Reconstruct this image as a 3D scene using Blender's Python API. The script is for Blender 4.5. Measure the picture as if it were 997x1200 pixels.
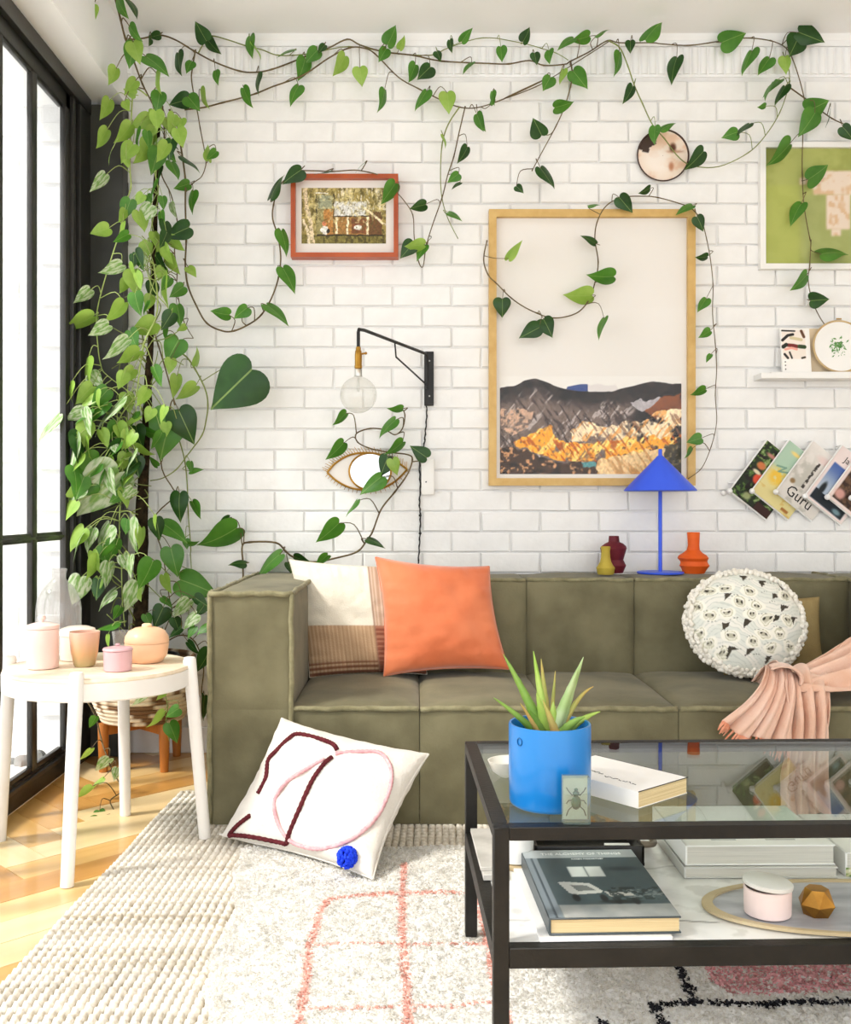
import bpy, bmesh, math, random
import numpy as np
from mathutils import Vector, Matrix

random.seed(7)
rng = np.random.default_rng(7)
scene = bpy.context.scene
for o in list(bpy.data.objects):
    bpy.data.objects.remove(o)
COL = scene.collection

# ------------------------------------------------------------------ camera, light, exposure
F = 1177.0                      # focal length in pixels of the 997x1200 frame
HC = 1.0                        # lens height (m)
VX, VY = 486.0, 594.0           # where the depth lines meet
cam_d = bpy.data.cameras.new('camera')
cam = bpy.data.objects.new('camera', cam_d)
COL.objects.link(cam)
cam.location = (0, 0, HC)
cam.rotation_euler = (math.pi / 2, 0, 0)
cam_d.sensor_fit = 'VERTICAL'
cam_d.sensor_height = 24.0
cam_d.lens = 24.0 * F / 1200.0
cam_d.shift_x = (498.5 - VX) / 1200.0
cam_d.shift_y = (VY - 600.0) / 1200.0
cam_d.clip_start = 0.05
scene.camera = cam

world = bpy.data.worlds.new('world')
scene.world = world
world.use_nodes = True
bg = world.node_tree.nodes['Background']
bg.inputs[0].default_value = (0.94, 0.97, 1.0, 1)
bg.inputs[1].default_value = 1.95

sun_d = bpy.data.lights.new('sun', 'SUN')
sun_d.energy = 3.0
sun_d.angle = math.radians(9)
sun_d.color = (1.0, 0.96, 0.90)
sun = bpy.data.objects.new('sun', sun_d)
COL.objects.link(sun)
sun.rotation_euler = Vector((0.80, 0.42, -0.92)).to_track_quat('-Z', 'Y').to_euler()

vs = scene.view_settings
vs.view_transform = 'Standard'
vs.look = 'None'
vs.gamma = 1
vs.use_curve_mapping = False
vs.exposure = 0.37

# ------------------------------------------------------------------ measuring helpers
def P(px, py, Y):
    """the point at distance Y from the lens plane seen at a photo position"""
    return Vector(((px - VX) * Y / F, Y, HC + (VY - py) * Y / F))

REG = dict(A=(0, 0, 2.932), B=(0, 300, 2.932), C=(0, 620, 2.932), E=(320, 0, 2.932), F=(660, 0, 2.958),
           T=(120, 0, 4.985), U=(560, 220, 3.323), V=(180, 160, 4.985), W=(857, 10, 5.714), X=(857, 200, 5.457),
           Y=(230, 460, 3.438), Z=(560, 20, 4.154), Q4=(60, 100, 4.985), Q6=(60, 280, 4.985), Q7=(60, 460, 4.985),
           Q8=(100, 640, 4.985), R=(190, 560, 4.985), S=(800, 200, 3.158), K=(60, 840, 4.985), P=(330, 190, 5.865),
           D=(70, 760, 4.985), G4=(220, 980, 2.4925), G3=(740, 980, 3.879), N=(240, 800, 3.561))
def z2p(reg, pts):
    x0, y0, k = REG[reg]
    return [(x0 + a / k, y0 + b / k) for a, b in pts]

def lin(c):
    c = np.asarray(c, dtype=float) / 255.0
    return np.where(c <= 0.04045, c / 12.92, ((c + 0.055) / 1.055) ** 2.4)
def L4(c):
    l = lin(c)
    return (float(l[0]), float(l[1]), float(l[2]), 1.0)

def vnoise(x, y, seed=0):
    x = np.asarray(x, float); y = np.asarray(y, float)
    xi = np.floor(x).astype(np.int64); yi = np.floor(y).astype(np.int64)
    xf = x - xi; yf = y - yi
    xf = xf * xf * (3 - 2 * xf); yf = yf * yf * (3 - 2 * yf)
    def h(a, b):
        n = (a * 374761393 + b * 668265263 + seed * 974711) & 0x7fffffff
        n = ((n ^ (n >> 13)) * 1274126177) & 0x7fffffff
        n = (n ^ (n >> 16)) & 0xffff
        return n / 65535.0
    return (h(xi, yi) * (1 - xf) + h(xi + 1, yi) * xf) * (1 - yf) + (h(xi, yi + 1) * (1 - xf) + h(xi + 1, yi + 1) * xf) * yf
def fbm(x, y, seed=0, oct=4):
    s = 0; a = 0.5; t = 0
    for k in range(oct):
        s = s + a * vnoise(np.asarray(x) * 2 ** k, np.asarray(y) * 2 ** k, seed + k); t += a; a *= 0.5
    return s / t

# ------------------------------------------------------------------ materials
def nn(nt, t, **kw):
    n = nt.nodes.new(t)
    for k, v in kw.items():
        setattr(n, k, v)
    return n

def mat(name, col, col2=None, rough=0.6, nscale=6, bump=0.0, bscale=60, metal=0, spec=0.4, stretch=None,
        sheen=0, coat=0, transl=0, detail=4, ramp=(0.35, 0.65), bstretch=None):
    m = bpy.data.materials.new(name)
    m.use_nodes = True
    nt = m.node_tree
    b = nt.nodes['Principled BSDF']
    tc = nn(nt, 'ShaderNodeTexCoord')
    b.inputs['Roughness'].default_value = rough
    b.inputs['Metallic'].default_value = metal
    b.inputs['Specular IOR Level'].default_value = spec
    if sheen:
        b.inputs['Sheen Weight'].default_value = sheen
        b.inputs['Sheen Roughness'].default_value = 0.5
    if coat:
        b.inputs['Coat Weight'].default_value = coat
        b.inputs['Coat Roughness'].default_value = 0.08
    def mapped(s):
        mp = nn(nt, 'ShaderNodeMapping')
        mp.inputs['Scale'].default_value = s if s else (1, 1, 1)
        nt.links.new(tc.outputs['Object'], mp.inputs['Vector'])
        return mp.outputs['Vector']
    if col2 is not None:
        nz = nn(nt, 'ShaderNodeTexNoise')
        nz.inputs['Scale'].default_value = nscale
        nz.inputs['Detail'].default_value = detail
        nt.links.new(mapped(stretch), nz.inputs['Vector'])
        cr = nn(nt, 'ShaderNodeValToRGB')
        cr.color_ramp.elements[0].position = ramp[0]
        cr.color_ramp.elements[1].position = ramp[1]
        cr.color_ramp.elements[0].color = L4(col)
        cr.color_ramp.elements[1].color = L4(col2)
        nt.links.new(nz.outputs['Fac'], cr.inputs['Fac'])
        nt.links.new(cr.outputs['Color'], b.inputs['Base Color'])
        csock = cr.outputs['Color']
    else:
        b.inputs['Base Color'].default_value = L4(col)
        csock = None
    if bump:
        n2 = nn(nt, 'ShaderNodeTexNoise')
        n2.inputs['Scale'].default_value = bscale
        n2.inputs['Detail'].default_value = 3
        nt.links.new(mapped(bstretch), n2.inputs['Vector'])
        bp = nn(nt, 'ShaderNodeBump')
        bp.inputs['Strength'].default_value = bump
        bp.inputs['Distance'].default_value = 0.01
        nt.links.new(n2.outputs['Fac'], bp.inputs['Height'])
        nt.links.new(bp.outputs['Normal'], b.inputs['Normal'])
    if transl:
        tr = nn(nt, 'ShaderNodeBsdfTranslucent')
        if csock: nt.links.new(csock, tr.inputs['Color'])
        else: tr.inputs['Color'].default_value = L4(col)
        mx = nn(nt, 'ShaderNodeMixShader')
        mx.inputs[0].default_value = transl
        out = nt.nodes['Material Output']
        nt.links.new(b.outputs[0], mx.inputs[1])
        nt.links.new(tr.outputs[0], mx.inputs[2])
        nt.links.new(mx.outputs[0], out.inputs['Surface'])
    return m

def paint_mat(name, rough=0.6, bump=0, bscale=200, spec=0.35, sheen=0):
    m = mat(name, (255, 255, 255), None, rough=rough, bump=bump, bscale=bscale, spec=spec, sheen=sheen)
    nt = m.node_tree
    at = nn(nt, 'ShaderNodeAttribute', attribute_name='Col')
    nt.links.new(at.outputs['Color'], nt.nodes['Principled BSDF'].inputs['Base Color'])
    return m

def glass_mat(name, tint=(255, 255, 255), r0=0.05, rough=0.0, gain=1.0, milky=None):
    """clear pane: see-through plus a mirror share that grows towards grazing"""
    m = bpy.data.materials.new(name)
    m.use_nodes = True
    nt = m.node_tree
    nt.nodes.clear()
    out = nn(nt, 'ShaderNodeOutputMaterial')
    tr = nn(nt, 'ShaderNodeBsdfTransparent'); tr.inputs[0].default_value = L4(tint)
    gl = nn(nt, 'ShaderNodeBsdfGlossy'); gl.inputs['Roughness'].default_value = rough
    lw = nn(nt, 'ShaderNodeLayerWeight'); lw.inputs[0].default_value = 0.5
    pw = nn(nt, 'ShaderNodeMath', operation='POWER'); pw.inputs[1].default_value = 4.0
    ma = nn(nt, 'ShaderNodeMath', operation='MULTIPLY_ADD'); ma.inputs[1].default_value = gain * (1 - r0); ma.inputs[2].default_value = r0
    ma.use_clamp = True
    mx = nn(nt, 'ShaderNodeMixShader')
    nt.links.new(lw.outputs['Facing'], pw.inputs[0])
    nt.links.new(pw.outputs[0], ma.inputs[0])
    nt.links.new(ma.outputs[0], mx.inputs[0])
    nt.links.new(tr.outputs[0], mx.inputs[1])
    nt.links.new(gl.outputs[0], mx.inputs[2])
    sh = mx.outputs[0]
    if milky:
        df = nn(nt, 'ShaderNodeBsdfDiffuse'); df.inputs[0].default_value = L4(milky[0])
        m2 = nn(nt, 'ShaderNodeMixShader'); m2.inputs[0].default_value = milky[1]
        nt.links.new(sh, m2.inputs[1]); nt.links.new(df.outputs[0], m2.inputs[2]); sh = m2.outputs[0]
    nt.links.new(sh, out.inputs['Surface'])
    return m

# ------------------------------------------------------------------ mesh helpers
class MB:
    def __init__(s):
        s.v = []; s.f = []; s.m = []; s.c = None
    def add(s, vs_, fs_, mi=0):
        o = len(s.v)
        s.v += [tuple(p) for p in vs_]
        s.f += [tuple(i + o for i in f) for f in fs_]
        s.m += [mi] * len(fs_)
        return s
    def box(s, lo, hi, mi=0, M=None):
        x0, y0, z0 = lo; x1, y1, z1 = hi
        p = [Vector(q) for q in ((x0, y0, z0), (x1, y0, z0), (x1, y1, z0), (x0, y1, z0), (x0, y0, z1), (x1, y0, z1), (x1, y1, z1), (x0, y1, z1))]
        if M: p = [M @ q for q in p]
        return s.add(p, [(0, 3, 2, 1), (4, 5, 6, 7), (0, 1, 5, 4), (1, 2, 6, 5), (2, 3, 7, 6), (3, 0, 4, 7)], mi)
    def rbox(s, lo, hi, r=0.004, seg=2, mi=0, M=None):
        bm = bmesh.new()
        bmesh.ops.create_cube(bm, size=1)
        for v in bm.verts:
            v.co = Vector([lo[i] + (v.co[i] + .5) * (hi[i] - lo[i]) for i in range(3)])
        bmesh.ops.bevel(bm, geom=list(bm.edges), offset=r, segments=seg, profile=0.5, affect='EDGES')
        if M: bm.transform(M)
        bm.verts.index_update()
        s.add([v.co.copy() for v in bm.verts], [tuple(v.index for v in f.verts) for f in bm.faces], mi)
        bm.free()
        return s
    def tube(s, path, r, n=6, closed=False, mi=0, caps=True):
        pts = [Vector(p) for p in path]
        N = len(pts)
        rs = r if hasattr(r, '__len__') else [r] * N
        vs_ = []; fs_ = []
        up = None
        for i in range(N):
            a = pts[(i - 1) % N] if (closed or i > 0) else pts[i]
            b = pts[(i + 1) % N] if (closed or i < N - 1) else pts[i]
            t = (b - a)
            if t.length < 1e-9: t = Vector((0, 0, 1))
            t.normalize()
            if up is None:
                up = Vector((0, 0, 1)) if abs(t.z) < 0.9 else Vector((1, 0, 0))
            sd = t.cross(up)
            if sd.length < 1e-6:
                up = Vector((1, 0, 0)); sd = t.cross(up)
            sd.normalize()
            up = sd.cross(t).normalized()
            for k in range(n):
                an = 2 * math.pi * k / n
                vs_.append(pts[i] + (sd * math.cos(an) + up * math.sin(an)) * rs[i])
        for i in range(N if closed else N - 1):
            j = (i + 1) % N
            for k in range(n):
                l = (k + 1) % n
                fs_.append((i * n + k, i * n + l, j * n + l, j * n + k))
        if caps and not closed:
            fs_.append(tuple(range(n))[::-1])
            fs_.append(tuple((N - 1) * n + k for k in range(n)))
        return s.add(vs_, fs_, mi)
    def lathe(s, prof, n=32, c=(0, 0, 0), mi=0, M=None, fn=None):
        vs_ = []; fs_ = []
        for (r, z) in prof:
            for k in range(n):
                a = 2 * math.pi * k / n
                rr = r * (fn(a, z) if fn else 1)
                q = Vector((c[0] + rr * math.cos(a), c[1] + rr * math.sin(a), c[2] + z))
                vs_.append(M @ q if M else q)
        for i in range(len(prof) - 1):
            for k in range(n):
                l = (k + 1) % n
                fs_.append((i * n + k, i * n + l, (i + 1) * n + l, (i + 1) * n + k))
        if prof[0][0] > 1e-5: fs_.append(tuple(range(n))[::-1])
        if prof[-1][0] > 1e-5: fs_.append(tuple((len(prof) - 1) * n + k for k in range(n)))
        return s.add(vs_, fs_, mi)
    def ball(s, c, r, n=12, m=8, mi=0):
        prof = [(max(1e-6, r * math.sin(math.pi * i / m)), -r * math.cos(math.pi * i / m)) for i in range(m + 1)]
        return s.lathe(prof, n, c, mi)
    def grid(s, pts, closed_u=False, mi=0, flip=False):
        """pts: rows of equal length"""
        h = len(pts); w = len(pts[0])
        fs_ = []
        for i in range(h - 1):
            for j in range(w if closed_u else w - 1):
                k = (j + 1) % w
                q = (i * w + j, i * w + k, (i + 1) * w + k, (i + 1) * w + j)
                fs_.append(q[::-1] if flip else q)
        return s.add([p for row in pts for p in row], fs_, mi)
    def prism(s, poly, z0, z1, mi=0):
        n = len(poly)
        vs_ = [(a, b, z0) for a, b in poly] + [(a, b, z1) for a, b in poly]
        fs_ = [tuple(range(n))[::-1], tuple(range(n, 2 * n))] + [(i, (i + 1) % n, n + (i + 1) % n, n + i) for i in range(n)]
        return s.add(vs_, fs_, mi)
    def mesh(s, name, mats, smooth=True, angle=40):
        me = bpy.data.meshes.new(name)
        me.from_pydata([tuple(p) for p in s.v], [], s.f)
        for m in (mats if isinstance(mats, (list, tuple)) else [mats]):
            me.materials.append(m)
        if any(s.m):
            me.polygons.foreach_set('material_index', s.m)
        if s.c is not None:
            ca = me.color_attributes.new('Col', 'FLOAT_COLOR', 'POINT')
            arr = np.ones((len(s.v), 4), np.float32)
            arr[:, :3] = s.c
            ca.data.foreach_set('color', arr.ravel())
        me.update()
        if smooth:
            me.polygons.foreach_set('use_smooth', [True] * len(me.polygons))
            if angle:
                me.set_sharp_from_angle(angle=math.radians(angle))
        return me

def wmat(o):
    M = o.matrix_basis.copy()
    if o.parent:
        M = wmat(o.parent) @ o.matrix_parent_inverse @ M
    return M
def put(name, me, parent=None, M=None):
    o = bpy.data.objects.new(name, me)
    COL.objects.link(o)
    if parent:
        o.parent = parent
        o.matrix_parent_inverse = wmat(parent).inverted()
    if M: o.matrix_basis = M
    return o
def part(name, mb, mats, parent, smooth=True, angle=40, label=None):
    o = put(name, mb.mesh(name, mats, smooth, angle), parent)
    if label: o['label'] = label
    return o
def tag(o, label, cat, group=None):
    o['label'] = label; o['category'] = cat
    if group: o['group'] = group
    return o
def thing(name, label, cat, loc=(0, 0, 0), group=None):
    o = bpy.data.objects.new(name, None)
    COL.objects.link(o)
    o.empty_display_size = 0.05
    o.matrix_basis = Matrix.Translation(Vector(loc))
    return tag(o, label, cat, group)
def struct(name, mb, mats, smooth=False, label=None):
    o = put(name, mb.mesh(name, mats, smooth))
    o['kind'] = 'structure'
    if label: o['label'] = label
    return o
def solo(name, mb, mats, label, cat, group=None, smooth=True, angle=40):
    return tag(put(name, mb.mesh(name, mats, smooth, angle)), label, cat, group)

def frame_M(o, ux, uy, un):
    """local x -> ux, y -> uy, z -> un, origin o"""
    M = Matrix.Identity(4)
    for i, a in enumerate((ux, uy, un)):
        for j in range(3): M[j][i] = a[j]
    for j in range(3): M[j][3] = o[j]
    return M

PRINT = None
def print_panel(name, parent, M, w, h, nx, ny, func, m=None, thick=0.0):
    """flat printed sheet in the local xy plane of M (x 0..w, y 0..h), colours computed point by point"""
    u = np.linspace(0, 1, nx); v = np.linspace(0, 1, ny)
    U, V = np.meshgrid(u, v)
    rgb = lin(np.clip(func(U, V), 0, 255))
    mb = MB()
    pts = [[M @ Vector((a * w, b * h, 0)) for a in u] for b in v]
    mb.grid(pts)
    mb.c = rgb.reshape(-1, 3)
    return part(name, mb, m or PRINT, parent, smooth=False)

def rgbmix(a, b, k):
    k = np.clip(k, 0, 1)[..., None]
    return a * (1 - k) + np.asarray(b, float) * k
def solid(U, c):
    return np.ones(U.shape + (3,)) * np.asarray(c, float)
def ss(x, a, b):
    t = np.clip((x - a) / (b - a), 0, 1)
    return t * t * (3 - 2 * t)
def rect(U, V, x0, x1, y0, y1, e=0.006):
    return ss(U, x0 - e, x0 + e) * (1 - ss(U, x1 - e, x1 + e)) * ss(V, y0 - e, y0 + e) * (1 - ss(V, y1 - e, y1 + e))
def blob(U, V, cx, cy, rx, ry, e=0.15):
    d = np.sqrt(((U - cx) / rx) ** 2 + ((V - cy) / ry) ** 2)
    return 1 - ss(d, 1 - e, 1 + e)

def text_part(name, body, M, size, m, parent, align='LEFT', thick=0.0003):
    cu = bpy.data.curves.new(name, 'FONT')
    cu.body = body; cu.size = size; cu.align_x = align; cu.extrude = thick; cu.resolution_u = 2
    t = bpy.data.objects.new(name, cu)
    COL.objects.link(t)
    me = bpy.data.meshes.new_from_object(t)
    bpy.data.objects.remove(t)
    bpy.data.curves.remove(cu)
    me.transform(M)
    me.materials.clear(); me.materials.append(m)
    return put(name, me, parent)

def catmull(pts, per=6):
    pts = [Vector(p) for p in pts]
    out = []
    for i in range(len(pts) - 1):
        p0 = pts[max(0, i - 1)]; p1 = pts[i]; p2 = pts[i + 1]; p3 = pts[min(len(pts) - 1, i + 2)]
        for k in range(per):
            t = k / per
            out.append(0.5 * ((2 * p1) + (-p0 + p2) * t + (2 * p0 - 5 * p1 + 4 * p2 - p3) * t * t + (-p0 + 3 * p1 - 3 * p2 + p3) * t ** 3))
    out.append(pts[-1])
    return out

PRINT = paint_mat('printed paper', rough=0.55)
# ------------------------------------------------------------------ the room
YW = 4.10          # back wall
XL = -1.315        # inner plane of the steel window wall
XR = 3.2
ZC = 2.925
M_brick = mat('white painted brick', (246, 245, 242), (239, 238, 235), rough=0.5, nscale=9, bump=0.35, bscale=24)
M_mortar = mat('white painted mortar', (240, 239, 237), (232, 231, 229), rough=0.7, nscale=12, bump=0.3, bscale=60)
M_ceil = mat('white ceiling paint', (250, 250, 249), (247, 247, 246), rough=0.7, nscale=2)
M_trim = mat('white plaster trim', (248, 248, 247), (244, 244, 243), rough=0.6, nscale=5)
M_black = mat('black steel', (30, 29, 27), (44, 42, 38), rough=0.38, nscale=7, spec=0.5, bump=0.05, bscale=90)
M_column = mat('charcoal painted post', (52, 52, 48), (70, 70, 64), rough=0.45, nscale=3)
M_pane = glass_mat('window glass', r0=0.03, gain=0.5)
M_pave = mat('pale paving', (246, 244, 240), (236, 234, 229), rough=0.8, nscale=3, bump=0.2, bscale=30)

wall = MB().box((-1.6, YW, -0.05), (XR, YW + 0.12, ZC + 0.1))
wall_back = struct('wall_back', wall, M_mortar, label='white painted brick back wall')

# bricks: six slightly different shapes shared by all
BL, BH = 0.2400, 0.0836
def brick_mesh(k):
    r = random.Random(k)
    w, h, d = BL - 0.0066, BH - 0.0066, 0.0155
    mb = MB()
    e = 0.0034
    j = lambda s=0.0012: r.uniform(-s, s)
    ox = [(-w / 2 + j(.002), 0, -h / 2 + j()), (w / 2 + j(.002), 0, -h / 2 + j()), (w / 2 + j(.002), 0, h / 2 + j()), (-w / 2 + j(.002), 0, h / 2 + j())]
    mid = [(x, -d + e, z) for x, y, z in ox]
    fr = [(x - math.copysign(e, x), -d + j(.0015), z - math.copysign(e, z)) for x, y, z in ox]
    vs_ = ox + mid + fr
    fs_ = []
    for a in (0, 4):
        for i in range(4):
            q = (i + 1) % 4
            fs_.append((a + i, a + q, a + 4 + q, a + 4 + i))
    fs_.append((8, 9, 10, 11))
    mb.add(vs_, fs_)
    return mb
bmeshes = [brick_mesh(k).mesh('brick', M_brick, True, 12) for k in range(8)]
z0 = HC + (VY - 575.4) / 287.07     # a course line measured on the photo
x0 = (735.7 - VX) / 287.07          # a joint of the course just below it
bricks = []
ZT = 2.752
for row in range(-60, 60):
    zc = z0 - BH / 2 + row * BH
    if zc - BH / 2 < 0.0 or zc + BH / 2 > ZT + 0.02: continue
    off = 0 if row % 2 == 0 else BL / 2
    for c in range(-20, 20):
        xc = x0 + off + BL / 2 + c * BL
        if xc < -1.42 or xc > XR - .1: continue
        bricks.append((xc, zc))
def seen(b):
    px, py = VX + b[0] * 287.07, VY - (b[1] - HC) * 287.07
    return (140 < px < 1005 and 85 < py < 672)
vis = [b for b in bricks if seen(b)]
vis.sort(key=lambda b: abs(b[0] * 287 - 90) + 0.6 * abs(VY - 380 - (b[1] - HC) * 287 - 0))
one = vis[:300]; rest_b = [b for b in bricks if b not in set(one)]
for i, (xc, zc) in enumerate(one):
    put('brick', random.choice(bmeshes), wall_back, Matrix.Translation((xc, YW + 0.006 + random.uniform(-.002, .002), zc)) @ Matrix.Rotation(random.uniform(-.009, .009), 4, 'X') @ Matrix.Rotation(random.uniform(-.004, .004), 4, 'Z') @ Matrix.Rotation(random.uniform(-.004, .004), 4, 'Y'))
mb = MB()
for i, (xc, zc) in enumerate(rest_b):
    b = brick_mesh(i % 8)
    mb.add([(x + xc, y + YW + .006 + random.uniform(-.001, .001), z + zc) for x, y, z in b.v], b.f)
o = part('brickwork', mb, M_brick, wall_back, angle=12); o['kind'] = 'stuff'

# ribbed frieze under the ceiling
fr = MB().rbox((-1.2, YW - 0.012, 2.875), (XR, YW + 0.01, 2.90), 0.003).box((-1.2, YW - 0.006, ZT), (XR, YW + 0.01, 2.88))
trim_1 = struct('trim_1', fr, M_trim, label='white ribbed plaster frieze under the ceiling')
rib = MB()
prof = [(0.0145 * math.cos(a), -0.011 * math.sin(a)) for a in np.linspace(0, math.pi, 7)]
rib.grid([[(x, y, 0) for x, y in prof], [(x, y, 0.108) for x, y in prof]], flip=True)
rib.add([(x, y, 0) for x, y in prof], [tuple(range(7))])
ribm = rib.mesh('rib', M_trim, True, 60)
for i in range(126):
    put('rib', ribm, trim_1, Matrix.Translation((-1.17 + i * 0.0345, YW - 0.006, 2.762)))
cv = MB()
cvp = [(0.0, 2.893), (0.010, 2.897), (0.014, 2.908), (0.02, ZC)]
cv.grid([[(x, YW - d, z) for d, z in cvp] for x in (-1.25, XR)])
struct('trim_2', cv, M_trim, smooth=True)

struct('ceiling', MB().box((-1.7, -1.6, ZC), (XR, YW + 0.1, ZC + 0.12)), M_ceil)
struct('trim_3', MB().box((-1.6, -1.6, 2.632), (-1.17, YW - 0.001, ZC)), M_ceil, label='white bulkhead above the steel window')
struct('wall_right', MB().box((XR, -1.6, 0), (XR + .12, YW, ZC)), M_ceil)
struct('baseboard_back', MB().rbox((XL + .1, YW - 0.022, 0), (XR, YW - .002, 0.105), .004), M_trim)
struct('wall_post', MB().rbox((XL - 0.05, 4.02, 0), (-1.168, YW - 0.001, 2.612), 0.004), M_column, label='charcoal post in the corner beside the window')

# steel window wall
winp = thing
WY = [3.766, 3.486, 3.198, 2.91, 2.62, 2.33, 2.04, 1.75, 1.46, 1.17, 0.88, .59, .30, 0.0]
mb = MB()
mb.rbox((XL - .024, -1.6, 2.508), (XL, 4.02, 2.612), .004)          # head
mb.rbox((XL - .012, -1.6, 2.565), (XL + .022, 4.02, 2.628), .004)
mb.rbox((XL - .024, -1.6, 0.0), (XL, 4.02, 0.085), .004)            # sill
mb.rbox((XL - .03, -1.6, 0.062), (XL + .012, 4.02, 0.078), .003)
mb.rbox((XL - .024, 3.785, 0.0), (XL, 3.92, 2.612), .004)           # last jamb
mb.rbox((XL - .03, 3.83, 0.0), (XL + .014, 3.86, 2.612), .003)
mb.rbox((XL - .03, 3.90, 0.0), (XL + .018, 4.02, 2.612), .003)
window_1 = struct('window_1', mb, M_black, smooth=True, label='black steel window wall with tall panes')
for i, y in enumerate(WY):
    if i:
        w = 0.024 if i % 2 else 0.020
        part('mullion', MB().rbox((XL - .024, y - w, .08), (XL - .003, y + w, 2.52), .004), M_black, window_1)
    if i + 1 < len(WY):
        ya, yb = WY[i + 1], y
        part('glazing_bar', MB().rbox((XL - .024, ya, .876), (XL - .006, yb, .908), .003).rbox((XL - .02, ya, .886), (XL + .002, yb, .896), .002), M_black, window_1)
        part('bead', MB().rbox((XL - .024, ya, 2.498), (XL - .006, yb, 2.517), .003).rbox((XL - .024, ya, .083), (XL - .006, yb, .103), .003), M_black, window_1)
        for za, zb in ((.1, .878), (.906, 2.50)):
            part('pane', MB().box((XL - .018, ya, za), (XL - .013, yb, zb)), M_pane, window_1, smooth=False)

# outside: the same white brick wall runs on past the glass, pale paving at its foot
wo = MB().box((-6, YW + 0.02, -0.1), (-1.6, YW + 0.2, 4.0))
wall_out = struct('wall_outside', wo, M_mortar, label='white brick garden wall seen through the window')
mb = MB()
for row in range(0, 46):
    for c in range(0, 18):
        b = brick_mesh(c % 8)
        xc = -1.74 - c * BL - (row % 2) * BL / 2; zc = 0.05 + row * BH
        mb.add([(x + xc, y + YW + .026, z + zc) for x, y, z in b.v], b.f)
o = part('brickwork', mb, M_brick, wall_out, angle=12); o['kind'] = 'stuff'
struct('floor_outside', MB().box((-6, -3, -0.12), (XL - .05, YW + .1, -0.005)), M_pave, label='pale paving outside the window')
mb = MB()
for dx, dy, r, h in ((0, 0, .045, .035), (.05, .02, .035, .05), (-.05, .01, .03, .02)):
    mb.lathe([(r * math.cos(a), h * math.sin(a)) for a in np.linspace(0, 1.5, 5)], 9, (-1.53 + dx, 3.93 + dy, -.005), fn=lambda a, z: 1 + .2 * math.sin(3 * a + dx * 90))
solo('garden_stone', mb, mat('grey stone', (150, 150, 146), (120, 120, 116), rough=.9, bump=.3), 'small grey stone on the paving outside the window', 'stone')

# ------------------------------------------------------------------ herringbone floor
floor = struct('floor', MB().box((XL - .05, -1.6, -0.1), (XR, YW, -0.014)), mat('floor joint', (120, 88, 50)), label='honey oak herringbone parquet floor')
wood_cols = [((226, 182, 112), (212, 164, 92)), ((236, 202, 140), (224, 186, 120)), ((206, 152, 80), (192, 138, 70)), ((240, 214, 164), (230, 200, 146)), ((218, 170, 98), (204, 152, 82))]
def wood(name, a, b, ang, rough=.3, coat=.25):
    m = mat(name, a, b, rough=rough, nscale=9, coat=coat, bump=.04, bscale=30, spec=.45, detail=5)
    mp = [n for n in m.node_tree.nodes if n.type == 'MAPPING']
    for n in mp:
        n.vector_type = 'TEXTURE'
        n.inputs['Rotation'].default_value = (0, 0, ang)
        n.inputs['Scale'].default_value = (6, .7, 1)
    return m
M_plank = [[wood('oak plank', a, b, s * math.pi / 4) for a, b in wood_cols] for s in (1, -1)]
def clip_poly(poly, x0, x1, y0, y1):
    def cut(p, ins, inter):
        out = []
        for i in range(len(p)):
            a, b = p[i], p[(i + 1) % len(p)]
            if ins(a):
                out.append(a)
                if not ins(b): out.append(inter(a, b))
            elif ins(b): out.append(inter(a, b))
        return out
    def ix(x): return lambda a, b: (x, a[1] + (b[1] - a[1]) * (x - a[0]) / (b[0] - a[0]))
    def iy(y): return lambda a, b: (a[0] + (b[0] - a[0]) * (y - a[1]) / (b[1] - a[1]), y)
    for ins, it in ((lambda q: q[0] >= x0, ix(x0)), (lambda q: q[0] <= x1, ix(x1)), (lambda q: q[1] >= y0, iy(y0)), (lambda q: q[1] <= y1, iy(y1))):
        poly = cut(poly, ins, it)
        if len(poly) < 3: return []
    return poly
WP, NP = 0.118, 5
planks = []
c45 = math.sqrt(.5)
for a in range(-60, 60):
    for b in range(-12, 13):
        ox, oy = a + b * NP, a - b * NP
        for kind, (rx0, ry0, rx1, ry1) in enumerate(((ox, oy, ox + NP, oy + 1), (ox, oy + 1, ox + 1, oy + NP + 1))):
            g = 0.007
            pl = [(rx0 + g, ry0 + g), (rx1 - g, ry0 + g), (rx1 - g, ry1 - g), (rx0 + g, ry1 - g)]
            # turn 45 degrees
            pl = [((p - q) * c45 * WP - 1.05, (p + q) * c45 * WP + 2.03) for p, q in pl]
            pl = clip_poly(pl, XL, XR, -1.0, YW - .002)
            if pl: planks.append((pl, kind))
bulk = MB(); nvis = 0
for pl, kind in planks:
    cx = sum(p[0] for p in pl) / len(pl); cy = sum(p[1] for p in pl) / len(pl)
    zt = random.uniform(-.0008, .0004)
    if cx < -0.35 and cy > 1.7 and nvis < 300:
        nvis += 1
        part('plank', MB().prism(pl, -.014, zt), M_plank[kind][random.randrange(5)], floor, smooth=False)
    else:
        bulk.prism(pl, -.014, zt, kind * 5 + random.randrange(5))
o = part('parquet', bulk, M_plank[0] + M_plank[1], floor, smooth=False); o['kind'] = 'stuff'
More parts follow.
